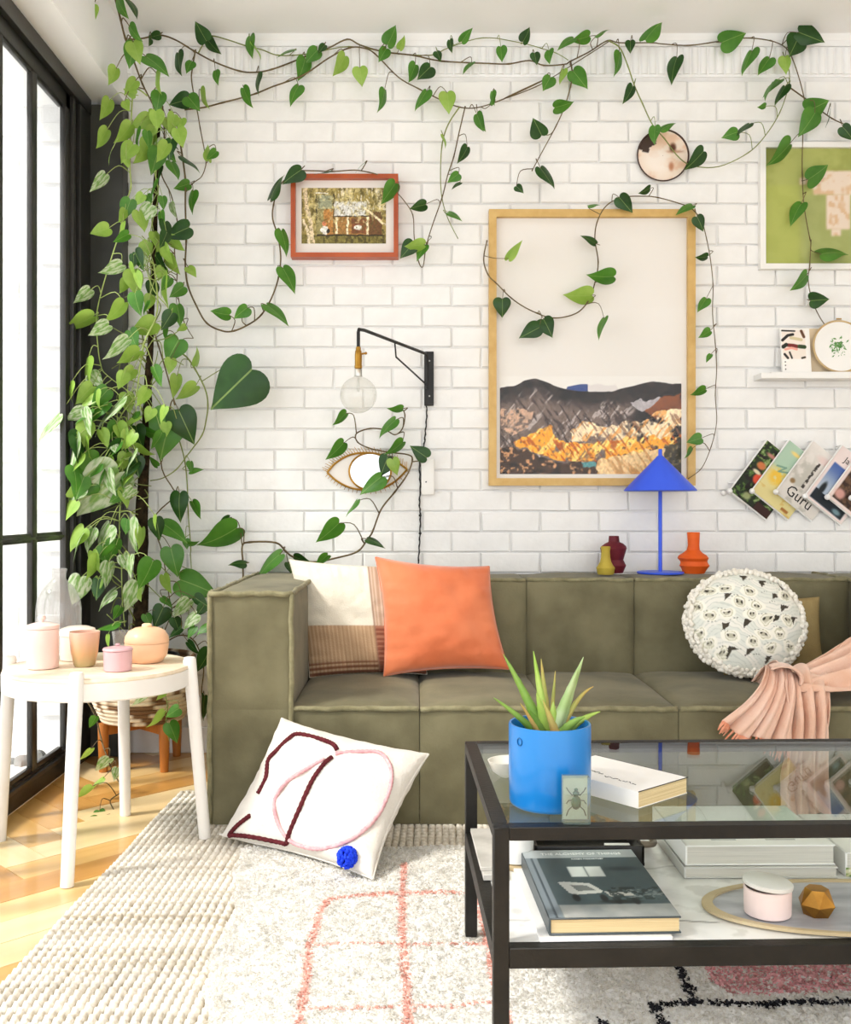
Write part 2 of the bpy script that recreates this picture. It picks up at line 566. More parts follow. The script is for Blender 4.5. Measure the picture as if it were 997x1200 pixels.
# ------------------------------------------------------------------ rugs
M_jute = mat('bleached jute', (200, 188, 168), (240, 234, 222), rough=.9, nscale=42, bump=.35, bscale=120, spec=.1, ramp=(.3, .58))
M_jute2 = mat('jute edge', (196, 178, 148), (226, 214, 192), rough=.9, nscale=40, bump=.35, bscale=120, spec=.1)
jute = thing('jute_rug', 'large bleached jute rug of thick braided rows under the sofa', 'rug', (.4, 2.5, 0))
def braid(seed, y0=1.5, y1=3.47):
    r = random.Random(seed)
    pts = []; rs = []
    y = y0; k = 0; ph = r.uniform(0, 6)
    while y < y1:
        pts.append((0.0018 * math.sin(y * 9 + ph) + r.uniform(-.0008, .0008) + (.0022 if k % 4 < 2 else -.0022), y, 0.0075))
        rs.append(0.0112 if k % 2 else 0.0082)
        y += 0.0068 * r.uniform(.85, 1.2); k += 1
    return MB().tube(pts, rs, 6)
bms = [braid(s).mesh('braid_row', M_jute, True, None) for s in range(4)]
JP = 0.0212
jrot = Matrix.Rotation(math.radians(-1.8), 4, 'Z')
for i in range(118):
    x = -0.915 + i * JP
    sh = Matrix.Translation((0, .02 * min(0, (x + .82)) * 6 + random.uniform(-.006, .006), 0))
    put('braid_row', bms[random.randrange(4)], jute, jrot @ Matrix.Translation((x, 0, 0)) @ sh)
part('edge_binding', MB().tube([jrot @ Vector((x, 3.47 + min(0, (x + .82)) * .14 + .003 * math.sin(x * 60), .007)) for x in np.arange(-.91, 1.58, .02)], [.0095 + .002 * (i % 2) for i in range(len(np.arange(-.91, 1.58, .02)))], 6), M_jute2, jute)
part('backing', MB().box((-.915, 1.5, .0005), (1.57, 3.44, .004), M=jrot), M_jute2, jute, smooth=False)

# shaggy wool rug with drawn lines, laid over the jute
wrug = thing('wool_rug', 'shaggy white wool rug with pink and black lines beneath the coffee table', 'rug', (.6, 2.2, .015))
def fl(reg, pts, z=.035):
    out = []
    for px, py in z2p(reg, pts):
        s = (py - VY) / (HC - z)
        out.append(((px - VX) / s, F / s))
    return out
pinks = [fl('G4', [(632, 75), (625, 180), (627, 300), (640, 430), (645, 560)]),
         fl('G4', [(800, 158), (640, 158), (500, 165), (410, 178), (385, 215), (370, 270), (350, 340), (345, 430), (318, 560)]),
         fl('G4', [(370, 312), (480, 304), (620, 307), (880, 305)]), fl('G4', [(345, 495), (640, 490), (760, 488), (900, 474)]),
         fl('G4', [(845, 150), (855, 230), (885, 330), (890, 400), (945, 560)])]
blacks = [fl('G3', [(200, 560), (225, 600), (262, 690), (300, 742)]), fl('G3', [(100, 756), (180, 748), (300, 740), (450, 747), (600, 752), (750, 738), (1080, 742)]),
          fl('G3', [(100, 756), (130, 812), (165, 870)]), fl('G3', [(-135, 830), (-120, 870)])]
patch = fl('G3', [(330, 560), (1100, 560), (1100, 690), (700, 700), (450, 706), (350, 640)])
def dist_poly(X, Y, line):
    d = np.full(X.shape, 1e9)
    for (ax, ay), (bx, by) in zip(line[:-1], line[1:]):
        vx, vy = bx - ax, by - ay
        t = np.clip(((X - ax) * vx + (Y - ay) * vy) / (vx * vx + vy * vy + 1e-9), 0, 1)
        d = np.minimum(d, np.hypot(X - ax - t * vx, Y - ay - t * vy))
    return d
def inside(X, Y, poly):
    r = np.zeros(X.shape, bool)
    n = len(poly)
    for i in range(n):
        (ax, ay), (bx, by) = poly[i], poly[(i + 1) % n]
        c = ((ay > Y) != (by > Y)) & (X < (bx - ax) * (Y - ay) / (by - ay + 1e-12) + ax)
        r ^= c
    return r
RX0, RX1, RY0, RY1 = -.50, 1.75, 1.55, 2.865
def rug_left(Y): return -.40 - .085 * (Y - 1.9) + .012 * np.sin(Y * 11) + .006 * np.sin(Y * 37)
def rug_back(X): return 2.865 + .010 * np.sin(X * 9)
def rug_h(X, Y): return .024 + .006 * fbm(X * 14, Y * 14, 3, 3)
mb = MB()
xs = np.linspace(0, 1, 120); ys = np.linspace(0, 1, 80)
rows = []
for b in ys:
    row = []
    for a in xs:
        Y_ = RY0 + b * (RY1 - RY0)
        X_ = rug_left(Y_) + a * (RX1 - rug_left(Y_))
        Y2 = RY0 + b * (rug_back(X_) - RY0)
        edge = min(1, min(a * 60, (1 - b) * 40))
        row.append((X_, Y2, .012 + edge * (float(rug_h(X_, Y2)) - .012)))
    rows.append(row)
mb.grid(rows)
part('backing', mb, mat('wool ground', (246, 244, 238), (250, 249, 245), rough=1, nscale=30, bump=.4, bscale=90, spec=.05), wrug)
NT = 150000
X = rng.uniform(RX0, RX1, NT); Y = RY0 + (RY1 + .02 - RY0) * rng.random(NT) ** .9
ok = (X > rug_left(Y) - .004) & (Y < rug_back(X) + .006) & (Y < RY1 + .02)
X = X[ok]; Y = Y[ok]; NT = len(X)
cls = np.zeros(NT, int)
jx = X + rng.normal(0, .0022, NT); jy = Y + rng.normal(0, .0028, NT)
for i, l in enumerate(pinks): cls[dist_poly(jx, jy, l) < (.0080 if i in (0, 1, 4) else .0038)] = 1
pm = inside(jx, jy, patch); cls[pm & (rng.random(NT) < .80)] = 2
for l in blacks: cls[dist_poly(jx, jy, l) < .0105] = 3
cls[(cls == 0) & (rng.random(NT) < .25)] = 4
h = rug_h(X, Y)
ang = 2 * math.pi * (fbm(X * 22, Y * 22, 11, 2) * 2.5) + rng.normal(0, 1.4, NT)
ln = rng.uniform(.005, .0105, NT); wd = rng.uniform(.0026, .0044, NT)
dx, dy = np.cos(ang), np.sin(ang)
b0 = np.stack([X, Y, h - .004], 1)
side = np.stack([-dy, dx, 0 * dx], 1) * wd[:, None]
tip = b0 + np.stack([dx * ln * .8, dy * ln * .8, ln * rng.uniform(.3, .6, NT) + .004], 1)
midp = b0 + np.stack([dx * ln * .25, dy * ln * .25, ln * .55 + .003], 1)
V_ = np.stack([b0 - side, b0 + side, midp - side * .9, midp + side * .9, tip], 1)      # NT,5,3
M_wool = [mat('cream wool', (254, 253, 251), (251, 250, 247), rough=1, nscale=60, spec=.05, transl=.65), mat('coral wool', (244, 184, 168), (247, 202, 190), rough=1, nscale=60, spec=.05, transl=.3),
          mat('rose wool', (224, 160, 164), (238, 186, 186), rough=1, nscale=60, spec=.05, transl=.3), mat('black wool', (34, 34, 38), (52, 52, 56), rough=1, nscale=60, spec=.05),
          mat('grey cream wool', (240, 237, 230), (246, 244, 238), rough=1, nscale=60, spec=.05, transl=.65)]
me = bpy.data.meshes.new('pile')
me.from_pydata(V_.reshape(-1, 3), [], np.concatenate([np.array([[0, 1, 3, 2]]) + 5 * np.arange(NT)[:, None]]).tolist() + (np.array([[2, 3, 4]]) + 5 * np.arange(NT)[:, None]).tolist())
for m in M_wool: me.materials.append(m)
me.polygons.foreach_set('material_index', np.concatenate([cls, cls]).astype(np.int32))
me.polygons.foreach_set('use_smooth', np.ones(2 * NT, bool))
o = put('pile', me, wrug); o['kind'] = 'stuff'

# ------------------------------------------------------------------ sofa
M_sofa = mat('olive velvet', (126, 120, 92), (101, 96, 71), rough=.8, nscale=5.5, bump=.12, bscale=140, sheen=.12, spec=.2, detail=6)
M_pipe = mat('olive piping', (146, 140, 108), (122, 116, 86), rough=.8, nscale=30, bump=.2, bscale=160, sheen=.1, spec=.2)
def puff(lo, hi, b, n=12, seed=0, wr=.003):
    """box whose six faces bulge; b = bulge per (x-, x+, y-, y+, z-, z+)"""
    mb = MB()
    c = [(lo[i] + hi[i]) / 2 for i in range(3)]; h = [(hi[i] - lo[i]) / 2 for i in range(3)]
    k = 0
    for ax in range(3):
        for sg in (-1, 1):
            u, v = (ax + 1) % 3, (ax + 2) % 3
            rows = []
            for i in range(n + 1):
                row = []
                for j in range(n + 1):
                    a = -1 + 2 * i / n; d = -1 + 2 * j / n
                    a = math.sin(a * math.pi / 2) * .5 + a * .5; d = math.sin(d * math.pi / 2) * .5 + d * .5
                    e = ((1 - a * a) * (1 - d * d)) ** .42 if b[k] else 0
                    p = [0, 0, 0]
                    p[u] = c[u] + a * h[u]; p[v] = c[v] + d * h[v]
                    w = wr * e * (2 * float(fbm(p[u] * 7 + seed, p[v] * 7, k + seed, 3)) - 1) * 2
                    p[ax] = c[ax] + sg * (h[ax] + b[k] * e + w)
                    row.append(tuple(p))
                rows.append(row)
            mb.grid(rows, flip=(sg < 0))
            k += 1
    return mb
def wob(path, per=14, amp=.0022, seed=0):
    r = random.Random(seed)
    out = []
    for a, b in zip(path[:-1], path[1:]):
        a = Vector(a); b = Vector(b)
        n = max(2, int((b - a).length / .025))
        for i in range(n):
            out.append(a.lerp(b, i / n) + Vector((r.uniform(-amp, amp), r.uniform(-amp, amp), r.uniform(-amp, amp))))
    out.append(Vector(path[-1]))
    return out
SF, SB = 3.11, 4.075
ST, SS = 0.727, 0.372
SX0, SX1 = -.386, 1.62
sofa = thing('sofa', 'low olive green velvet sofa with piped square arms', 'sofa', (.62, 3.6, .015))
for nm, (xa, xb), seed in (('arm', (-.63, SX0), 1), ('arm', (SX1, SX1 + .244), 5)):
    am = puff((xa, SF, .016), (xb, SB, .372), (.006, .002, .008, 0, 0, 0), seed=seed, wr=.002)
    a2 = puff((xa, SF, .372), (xb, SB, ST), (.006, .006, .008, 0, 0, .014), seed=seed + 1, wr=.003)
    am.add(a2.v, a2.f)
    arm = part(nm, am, M_sofa, sofa, angle=60)
    pp = MB()
    g = .004
    pp.tube(wob([(xa - g, SF - g, .02), (xa - g, SF - g, ST + g)], seed=seed), .0085, 6)
    pp.tube(wob([(xb + g, SF - g, .02), (xb + g, SF - g, ST + g)], seed=seed + 2), .0085, 6)
    pp.tube(wob([(xa - g, SF - g, ST + g), (xb + g, SF - g, ST + g)], seed=seed + 3, amp=.003), .0095, 6)
    pp.tube(wob([(xa - g, SF - g, ST + g), (xa - g, SB, ST + g)], seed=seed + 4, amp=.003), .0085, 6)
    pp.tube(wob([(xb + g, SF - g, ST + g), (xb + g, SB, ST + g)], seed=seed + 6, amp=.003), .0085, 6)
    part('piping', pp, M_pipe, arm, angle=None)
NM = 5
mw = (SX1 - SX0) / NM
for i in range(NM):
    xa = SX0 + i * mw + .001; xb = SX0 + (i + 1) * mw - .001
    s_ = part('seat_module', puff((xa, SF + .005, .016), (xb, 3.80, SS), (.002, .002, .010, 0, 0, .030), n=16, seed=20 + i, wr=.005), M_sofa, sofa, angle=60)
    part('piping', MB().tube(wob([(xa + .003, SF + .001, SS + .002), (xb - .003, SF + .001, SS + .002)], seed=50 + i, amp=.0025), .009, 6), M_pipe, s_, angle=None)
    b_ = part('back_module', puff((xa, 3.745, .30), (xb, SB, ST), (.003, .003, .036, 0, 0, .010), n=16, seed=40 + i, wr=.006), M_sofa, sofa, angle=60)
    part('piping', MB().tube(wob([(xa + .003, 3.745, ST + .001), (xb - .003, 3.745, ST + .001)], seed=70 + i, amp=.0025), .0085, 6), M_pipe, b_, angle=None)

# ------------------------------------------------------------------ cushions
def pillow(bl, br, tr, tl, T, n=44, pinch=.055, seed=0, wr=.006, front=Vector((0, -1, 0))):
    bl, br, tr, tl = map(Vector, (bl, br, tr, tl))
    N = (br - bl + tr - tl).cross(tl - bl + tr - br).normalized()
    if N.dot(front) < 0: N = -N
    def S(u, v, side=1, off=0):
        uu = u * (1 - pinch * (1 - v * v)); vv = v * (1 - pinch * (1 - u * u))
        a, d = (uu + 1) / 2, (vv + 1) / 2
        p = bl * (1 - a) * (1 - d) + br * a * (1 - d) + tr * a * d + tl * (1 - a) * d
        e = max(0, (1 - u * u) * (1 - v * v)) ** .40
        cr = abs(u) * abs(v)
        w = wr * (2 * float(fbm(u * 2.2 + seed * 3.1, v * 2.2, seed, 3)) - 1) * e * 2
        w += wr * .5 * math.sin(9 * math.atan2(v, u) + 5 * float(vnoise(u * 3, v * 3, seed))) * cr * e
        ed_ = .0045 * math.sin(v * 26 + 4 * float(vnoise(v * 5, seed, seed + 3))) * math.exp(-(1 - abs(u)) * 5) + .0045 * math.sin(u * 24 + 4 * float(vnoise(u * 5, seed, seed + 5))) * math.exp(-(1 - abs(v)) * 5)
        return p + N * side * (T * e + w + ed_ * e * 1.4 + off)
    mb = MB()
    g = np.sin(np.linspace(-1, 1, n) * math.pi / 2)
    mb.grid([[S(u, v, 1) for u in g] for v in g], flip=(N.dot((br - bl).cross(tl - bl)) < 0))
    mb.grid([[S(u, v, -1) for u in g] for v in g], flip=(N.dot((br - bl).cross(tl - bl)) > 0))
    edge = [(u, -1) for u in g] + [(1, v) for v in g[1:]] + [(u, 1) for u in g[::-1][1:]] + [(-1, v) for v in g[::-1][1:-1]]
    uv = np.array([[u, v] for v in g for u in g] * 2)
    return mb, S, [S(u, v, 1) for u, v in edge], uv

# orange velvet
M_orange = mat('burnt orange velvet', (216, 110, 64), (230, 132, 86), rough=.55, nscale=5, bump=.15, bscale=22, sheen=.6, spec=.25)
po = thing('throw_pillow', 'square orange velvet cushion leaning on the sofa back', 'cushion', (.09, 3.6, .39))
mb, S, ed, uv = pillow(P(450, 792, 3.54), P(596, 784, 3.56), P(573, 664, 3.66), P(440, 653, 3.64), .085, seed=2, wr=.009, pinch=.075)
part('cover', mb, M_orange, po, angle=None)
part('seam', MB().tube(ed, .0028, 5, closed=True), M_orange, po, angle=None)
# patchwork cream and brown
M_paintc = paint_mat('woven patchwork', rough=.9, bump=.25, bscale=220, spec=.1)
pc = thing('throw_pillow', 'cream and brown ribbed patchwork cushion in the sofa corner', 'cushion', (-.25, 3.6, .39))
mb, S, ed, uv = pillow(P(363, 794, 3.60), P(500, 790, 3.63), P(492, 664, 3.69), P(339, 656, 3.66), .070, n=120, seed=4, wr=.007)
u, v = uv[:, 0], uv[:, 1]
rib = .5 + .5 * np.sin(u * 95)
ribh = .5 + .5 * np.sin(v * 70)
c = solid(u, (232, 224, 206))
bott = 1 - ss(v, -.14, -.12)
c = rgbmix(c, (176, 140, 106), bott)
c = rgbmix(c, (206, 180, 148), bott * rib * .8)
rt = ss(u, .18, .20)
c = rgbmix(c, (186, 158, 134), rt * (1 - bott)); c = rgbmix(c, (140, 84, 66), rt * bott)
c = rgbmix(c, (226, 206, 186), rt * (1 - bott) * ss(rib, .4, .9) * .7); c = rgbmix(c, (196, 150, 120), rt * bott * ss(ribh, .5, .9) * .6)
c = rgbmix(c, (120, 74, 56), (1 - ss(v, -.80, -.76)) * ss(ribh, .2, .7) * .8)
c = rgbmix(c, (150, 120, 100), rt * (1 - ss(u, .20, .22)) * .8)
mb.c = lin(np.clip(c, 0, 255))
part('cover', mb, M_paintc, pc, angle=None)
part('seam', MB().tube(ed, .0025, 5, closed=True), mat('cream seam', (214, 204, 186), rough=.9), pc, angle=None)
# small tan cushion behind the round one
M_tan = mat('tan linen', (166, 146, 100), (150, 130, 88), rough=.9, nscale=9, bump=.3, bscale=180, spec=.1)
pt = thing('throw_pillow', 'plain tan linen cushion half hidden behind the round cushion', 'cushion', (1.3, 3.65, .39))
mb, S, ed, uv = pillow((1.11, 3.605, .398), (1.465, 3.59, .402), (1.475, 3.665, .67), (1.13, 3.675, .665), .055, n=30, seed=6)
part('cover', mb, M_tan, pt, angle=None)
part('seam', MB().tube(ed, .002, 5, closed=True), M_tan, pt, angle=None)

# round printed cushion with a fluffy rim
pr = thing('round_cushion', 'round cushion with a curling wave print and fluffy cream rim', 'cushion', (1.165, 3.55, .39))
C0 = Vector((1.168, 3.555, .592)); AX = Vector((1, -.04, 0)).normalized(); UPV = Vector((0.06, .44, .89)).normalized()
NR = AX.cross(UPV).normalized()
if NR.y > 0: NR = -NR
RR = .200
def RS(r, a, side=1):
    x, y = r * math.cos(a), r * math.sin(a)
    return C0 + (AX * x * 1.0 + UPV * y * .93) * RR + NR * side * (.065 * max(0, 1 - r ** 2.4) ** .6)
na, nr = 220, 90
mb = MB()
rs_ = np.linspace(0.002, 1, nr)
mb.grid([[RS(r, 2 * math.pi * k / na) for k in range(na)] for r in rs_], closed_u=True)
mb.grid([[RS(r, 2 * math.pi * k / na, -1) for k in range(na)] for r in rs_[::6]], closed_u=True)
A_, R_ = np.meshgrid(2 * np.pi * np.arange(na) / na, np.concatenate([rs_, rs_[::6]]))
xx = (R_ * np.cos(A_)).ravel(); yy = (R_ * np.sin(A_)).ravel()
n1 = fbm(xx * 3 + 5, yy * 3, 31, 3)
wx_, wy_ = fbm(xx * 5 + 2, yy * 5 + 8, 33, 3) - .5, fbm(xx * 5 + 9, yy * 5 + 1, 35, 3) - .5
xx = xx + .14 * wx_; yy = yy + .14 * wy_
c = solid(xx, (226, 228, 218))
wave = np.sin(14 * (yy + .25 * np.sin(xx * 4) + .12 * n1) + xx * 3)
c = rgbmix(c, (238, 236, 226), ss(wave, -.1, .5))
c = rgbmix(c, (200, 204, 194), ss(np.abs(np.sin(36 * (yy + .22 * np.sin(xx * 4)) + xx * 9)), .9, 1) * .7)
r2 = random.Random(5)
cells = []
for iy in range(-4, 5):
    for ix in range(-4, 5):
        cx = ix * .34 + (.17 if iy % 2 else 0) + r2.uniform(-.05, .05); cy = iy * .25 + .22 * -math.sin(cx * 4) * .5 + r2.uniform(-.03, .03)
        if cx * cx + cy * cy < .85: cells.append((cx, cy, r2.random()))
for cx, cy, q in cells:
    if q < .62:
        c = rgbmix(c, (246, 243, 230), blob(xx, yy, cx, cy, .15, .118, .08))
        d = np.hypot(xx - cx, yy - cy)
        c = rgbmix(c, (160, 158, 120), (np.abs(d - .085) < .009) * .45)
        c = rgbmix(c, (120, 116, 84), blob(xx, yy, cx, cy - .01, .058, .048, .3) * .45)
        for ex in (-.028, .028):
            c = rgbmix(c, (52, 48, 40), blob(xx, yy, cx + ex * 1.3, cy + .002, .017, .022, .4))
    if q > .35:
        tx, ty = cx + .15, cy + .03
        k = (yy - ty > -.11) & (yy - ty < .04) & (np.abs(xx - tx - (yy - ty) * .5) < (yy - ty + .12) * .42)
        c = rgbmix(c, (74, 68, 58), k.astype(float) * (q > .5))
    c = rgbmix(c, (120, 124, 112), blob(xx, yy, cx - .12, cy + .085, .012, .010, .5) * .9)
    c = rgbmix(c, (120, 124, 112), blob(xx, yy, cx - .07, cy + .10, .012, .010, .5) * .9)
    c = rgbmix(c, (120, 124, 112), blob(xx, yy, cx - .02, cy + .10, .012, .010, .5) * .9)
mb.c = lin(np.clip(c, 0, 255))
part('cover', mb, paint_mat('printed cotton', rough=.9, bump=.15, bscale=240, spec=.1), pr, angle=None)
mb = MB()
r3 = random.Random(9)
for k in range(230):
    a = 2 * math.pi * k / 230
    for side in (-.6, 0.1, .7):
        p = RS(1.03 + r3.uniform(-.03, .05) - .05 * abs(side), a + r3.uniform(-.012, .012)) + NR * (side * .016 + r3.uniform(-.003, .003))
        mb.ball(p, r3.uniform(.0068, .0105), 6, 4)
part('fluffy_rim', mb, mat('cream boucle', (250, 246, 236), (240, 234, 220), rough=1, nscale=60, bump=.4, bscale=150, spec=.05), pr, angle=None)

# cushion standing on the rug against the sofa
M_white = mat('cream cotton', (228, 223, 214), (220, 214, 204), rough=.95, nscale=8, bump=.25, bscale=130, spec=.08)
pf = thing('floor_pillow', 'cream cushion with maroon and pink rope lines leaning on the sofa front', 'cushion', (-.3, 2.85, .03))
K = [(258, 983), (437, 1030), (502, 884), (330, 842)]
bl, br, tr, tl = P(K[0][0], K[0][1], 2.955), P(K[1][0], K[1][1], 2.60), P(K[2][0], K[2][1], 2.93), P(K[3][0], K[3][1], 3.06)
mb, S, ed, uv = pillow(bl, br, tr, tl, .085, n=46, seed=8, wr=.010, pinch=.09, front=Vector((0, -1, .4)))
for i, p in enumerate(mb.v):
    mb.v[i] = (p[0], min(p[1], 3.092), max(p[2], .034))
part('cover', mb, M_white, pf, angle=None)
part('seam', MB().tube([(p.x, p.y, max(p.z, .037)) for p in ed], .0035, 5, closed=True), M_white, pf, angle=None)
def proj(p): return (VX + F * p.x / p.y, VY - F * (p.z - HC) / p.y)
def solve_uv(px, py):
    u = v = 0.0
    for _ in range(40):
        a = proj(S(u, v)); e = (px - a[0], py - a[1]); d = 1e-3
        ax_ = proj(S(u + d, v)); ay = proj(S(u, v + d))
        J = np.array([[(ax_[0] - a[0]) / d, (ay[0] - a[0]) / d], [(ax_[1] - a[1]) / d, (ay[1] - a[1]) / d]])
        try: st = np.linalg.solve(J, e)
        except Exception: break
        st = np.clip(st, -.2, .2)
        u = min(.97, max(-.97, u + .7 * st[0])); v = min(.97, max(-.97, v + .7 * st[1]))
    return u, v
def rope(reg, pts, r, m, n):
    uvs = [solve_uv(*q) for q in z2p(reg, pts)]
    path = catmull([S(a, b, 1, r * .5) for a, b in uvs], 10)
    path = [Vector((p.x, p.y, max(p.z, .036 + r))) for p in path]
    part(n, MB().tube(path, [r * (1.12 if i % 2 else .88) for i in range(len(path))], 7), m, pf, angle=None)
M_mar = mat('maroon wool rope', (84, 34, 40), (104, 48, 52), rough=1, nscale=80, bump=.4, bscale=200, spec=.05)
M_prope = mat('pale pink wool rope', (232, 186, 188), (214, 158, 164), rough=1, nscale=80, bump=.4, bscale=200, spec=.05)
rope('N', [(190, 556), (135, 600), (104, 640), (122, 662), (200, 690), (315, 708), (345, 690), (352, 635), (400, 520), (450, 410), (500, 340), (532, 312)], .0065, M_mar, 'maroon_rope')
rope('N', [(553, 282), (535, 258), (480, 236), (390, 216), (350, 236), (300, 285), (266, 325), (255, 400), (222, 465)], .0065, M_mar, 'maroon_rope')
rope('N', [(545, 298), (650, 290), (730, 295), (770, 340), (780, 400), (765, 470), (720, 560), (650, 630), (580, 670), (480, 695), (400, 682), (350, 655), (312, 600), (292, 530), (302, 470), (350, 410), (430, 360), (500, 320)], .006, M_prope, 'pink_rope')
pu, pv = solve_uv(*z2p('N', [(600, 738)])[0])
pc_ = S(pu, pv, 1, .012)
mb = MB(); r4 = random.Random(3)
for k in range(260):
    d = Vector((r4.gauss(0, 1), r4.gauss(0, 1), r4.gauss(0, 1))).normalized()
    mb.ball(pc_ + d * .026 * r4.uniform(.85, 1.0), .0055, 5, 3)
part('pompom', mb, mat('cobalt wool', (30, 58, 216), (50, 84, 236), rough=1, nscale=90, spec=.05), pf, angle=None)

# ------------------------------------------------------------------ throw blanket
M_throw = mat('peach woven throw', (244, 198, 170), (250, 216, 196), rough=.9, nscale=10, bump=.3, bscale=170, sheen=.3, spec=.1, transl=.12)
throw = thing('throw_blanket', 'peach fringed throw bunched over the sofa seat edge', 'blanket', (1.2, 3.15, .39))
def cloth(name, fn, nu=60, nv=40):
    mb = MB().grid([[fn(a, b) for a in np.linspace(0, 1, nu)] for b in np.linspace(0, 1, nv)])
    o = part(name, mb, M_throw, throw, angle=None)
    md = o.modifiers.new('thickness', 'SOLIDIFY'); md.thickness = .004; md.offset = 0
    return o
def path_at(pts, t):
    x = t * (len(pts) - 1); i = min(int(x), len(pts) - 2); f = x - i
    p0 = pts[max(0, i - 1)]; p1 = pts[i]; p2 = pts[i + 1]; p3 = pts[min(len(pts) - 1, i + 2)]
    return .5 * ((2 * p1) + (-p0 + p2) * f + (2 * p0 - 5 * p1 + 4 * p2 - p3) * f * f + (-p0 + 3 * p1 - 3 * p2 + p3) * f ** 3)
def mkpath(*p): return [Vector(q) for q in p]
# right lobe: comes off the bunch, over the edge and hangs down
PA = mkpath((1.125, 3.30, .435), (1.12, 3.16, .505), (1.115, 3.075, .43), (1.115, 3.045, .33), (1.10, 3.05, .20), (1.10, 3.05, .07))
PB = mkpath((1.33, 3.36, .435), (1.31, 3.20, .475), (1.275, 3.085, .415), (1.265, 3.06, .33), (1.255, 3.065, .20), (1.26, 3.065, .07))
def lobe_r(s, t):
    s0 = s; s = min(1, max(0, s + .045 * math.sin(9 * s + 2 * t) + .03 * math.sin(23 * s)))
    p = path_at(PA, t).lerp(path_at(PB, t), s)
    w = .026 * math.sin(s * 13 + 1.2 * math.sin(t * 4)) + .009 * math.sin(s * 37 + t * 3)
    k = min(1, t * 3)
    return p + Vector((.006 * math.sin(s * 22 + 1.5), -abs(w) * 1.4 * k, (1 - k) * w))
cloth('drape', lobe_r, 90, 44)
PC = mkpath((1.075, 3.22, .44), (1.08, 3.13, .505), (1.045, 3.08, .46), (.985, 3.058, .41), (.905, 3.055, .362))
PD = mkpath((1.15, 3.22, .44), (1.16, 3.12, .50), (1.155, 3.06, .45), (1.135, 3.04, .37), (1.118, 3.04, .288))
def lobe_l(s, t):
    s = min(1, max(0, s + .06 * math.sin(7 * s + 1.5 * t) + .03 * math.sin(19 * s + t)))
    p = path_at(PC, t).lerp(path_at(PD, t), s)
    w = .026 * math.sin(s * 11 + .8) * (.3 + t) + .008 * math.sin(s * 33 + 2 * t)
    return p + Vector((0, -abs(w) * 1.3, .25 * w - .018 * math.sin(s * math.pi) * t))
cloth('drape', lobe_l, 90, 36)
PE = mkpath((1.10, 3.07, .43), (1.20, 3.06, .43), (1.32, 3.09, .425), (1.48, 3.14, .44), (1.66, 3.22, .46), (1.75, 3.26, .46))
PF_ = mkpath((1.12, 3.26, .45), (1.22, 3.28, .455), (1.34, 3.30, .50), (1.46, 3.34, .56), (1.62, 3.40, .60), (1.72, 3.42, .58))
def band(s, t):
    p = path_at(PE, t).lerp(path_at(PF_, t), s)
    hump = .035 * math.sin(s * math.pi) ** .6
    w = .016 * math.sin(s * 24 + 5 * t) + .007 * math.sin(s * 47 - 6 * t)
    return p + Vector((.01 * math.sin(s * 19), -.3 * w, hump * (.6 + .5 * t) + w))
cloth('bunched_fold', band, 70, 50)
def loopf(s, t):
    a = t * 2.6 - .4
    c_ = Vector((1.115 + .02 * s, 3.10, .478))
    return c_ + Vector((.052 * math.cos(a) * 1.1, -.035 * math.sin(s * math.pi) - .012 * math.sin(s * 14), .04 * math.sin(a) - .004)) + Vector((0, (s - .5) * .08, 0))
cloth('loop_fold', loopf, 30, 30)
mb = MB(); r5 = random.Random(12)
for k in range(46):
    s = (k + .5) / 46
    b0_ = lobe_l(s, .995); dirv = (lobe_l(s, .995) - lobe_l(s, .9)).normalized()
    L_ = r5.uniform(.018, .034)
    p1 = b0_ + dirv * L_ * .5 + Vector((r5.uniform(-.004, .004), -.003, -.004))
    p2 = p1 + dirv * L_ * .5 + Vector((r5.uniform(-.006, .006), 0, -.008))
    mb.tube([b0_ + Vector((0, -.002, 0)), p1, p2], [.0036, .0032, .0016], 5)
o = part('fringe', mb, mat('coral fringe', (226, 144, 110), (238, 172, 142), rough=1, nscale=50, spec=.05), throw, angle=None)
# ------------------------------------------------------------------ coffee table
M_steel = mat('dark bronze steel', (24, 23, 20), (34, 32, 28), rough=.5, nscale=14, spec=.25, bump=.08, bscale=120)
M_tglass = glass_mat('table glass', tint=(236, 242, 238), r0=.05, gain=.62)
M_marble = mat('white marble', (240, 238, 234), (222, 220, 216), rough=.22, nscale=7, spec=.5, detail=8, ramp=(.45, .75))
TX0, TY0, TW, TD, TH = .131, 1.670, 1.22, .62, .466
TM = Matrix.Translation((TX0, TY0, 0)) @ Matrix.Rotation(math.radians(1.6), 4, 'Z')
tbl = thing('coffee_table', 'dark steel coffee table with a clear glass top and marble shelf', 'table', (.75, 1.98, .03))
B = .0265
ZF = .030
legp = [(0, 0), (TW - B, 0), (0, TD - B), (TW - B, TD - B)]
for lx, ly in legp:
    part('leg', MB().rbox((lx, ly, ZF), (lx + B, ly + B, TH), .0015, 1, M=TM), M_steel, tbl)
def rails(z0, z1, nm):
    for lo, hi in (((B, 0, z0), (TW - B, B, z1)), ((B, TD - B, z0), (TW - B, TD, z1)), ((0, B, z0), (B, TD - B, z1)), ((TW - B, B, z0), (TW, TD - B, z1))):
        part(nm, MB().rbox(lo, hi, .0012, 1, M=TM), M_steel, tbl)
rails(TH - .022, TH + .0005, 'top_rail')
SH = .264
rails(SH - .033, SH + .001, 'shelf_rail')
part('glass_top', MB().box((B - .004, B - .004, TH - .0065), (TW - B + .004, TD - B + .004, TH), M=TM), M_tglass, tbl, smooth=False)
mb = MB().box((B, B, SH - .018), (TW - B, TD - B, SH), M=TM)
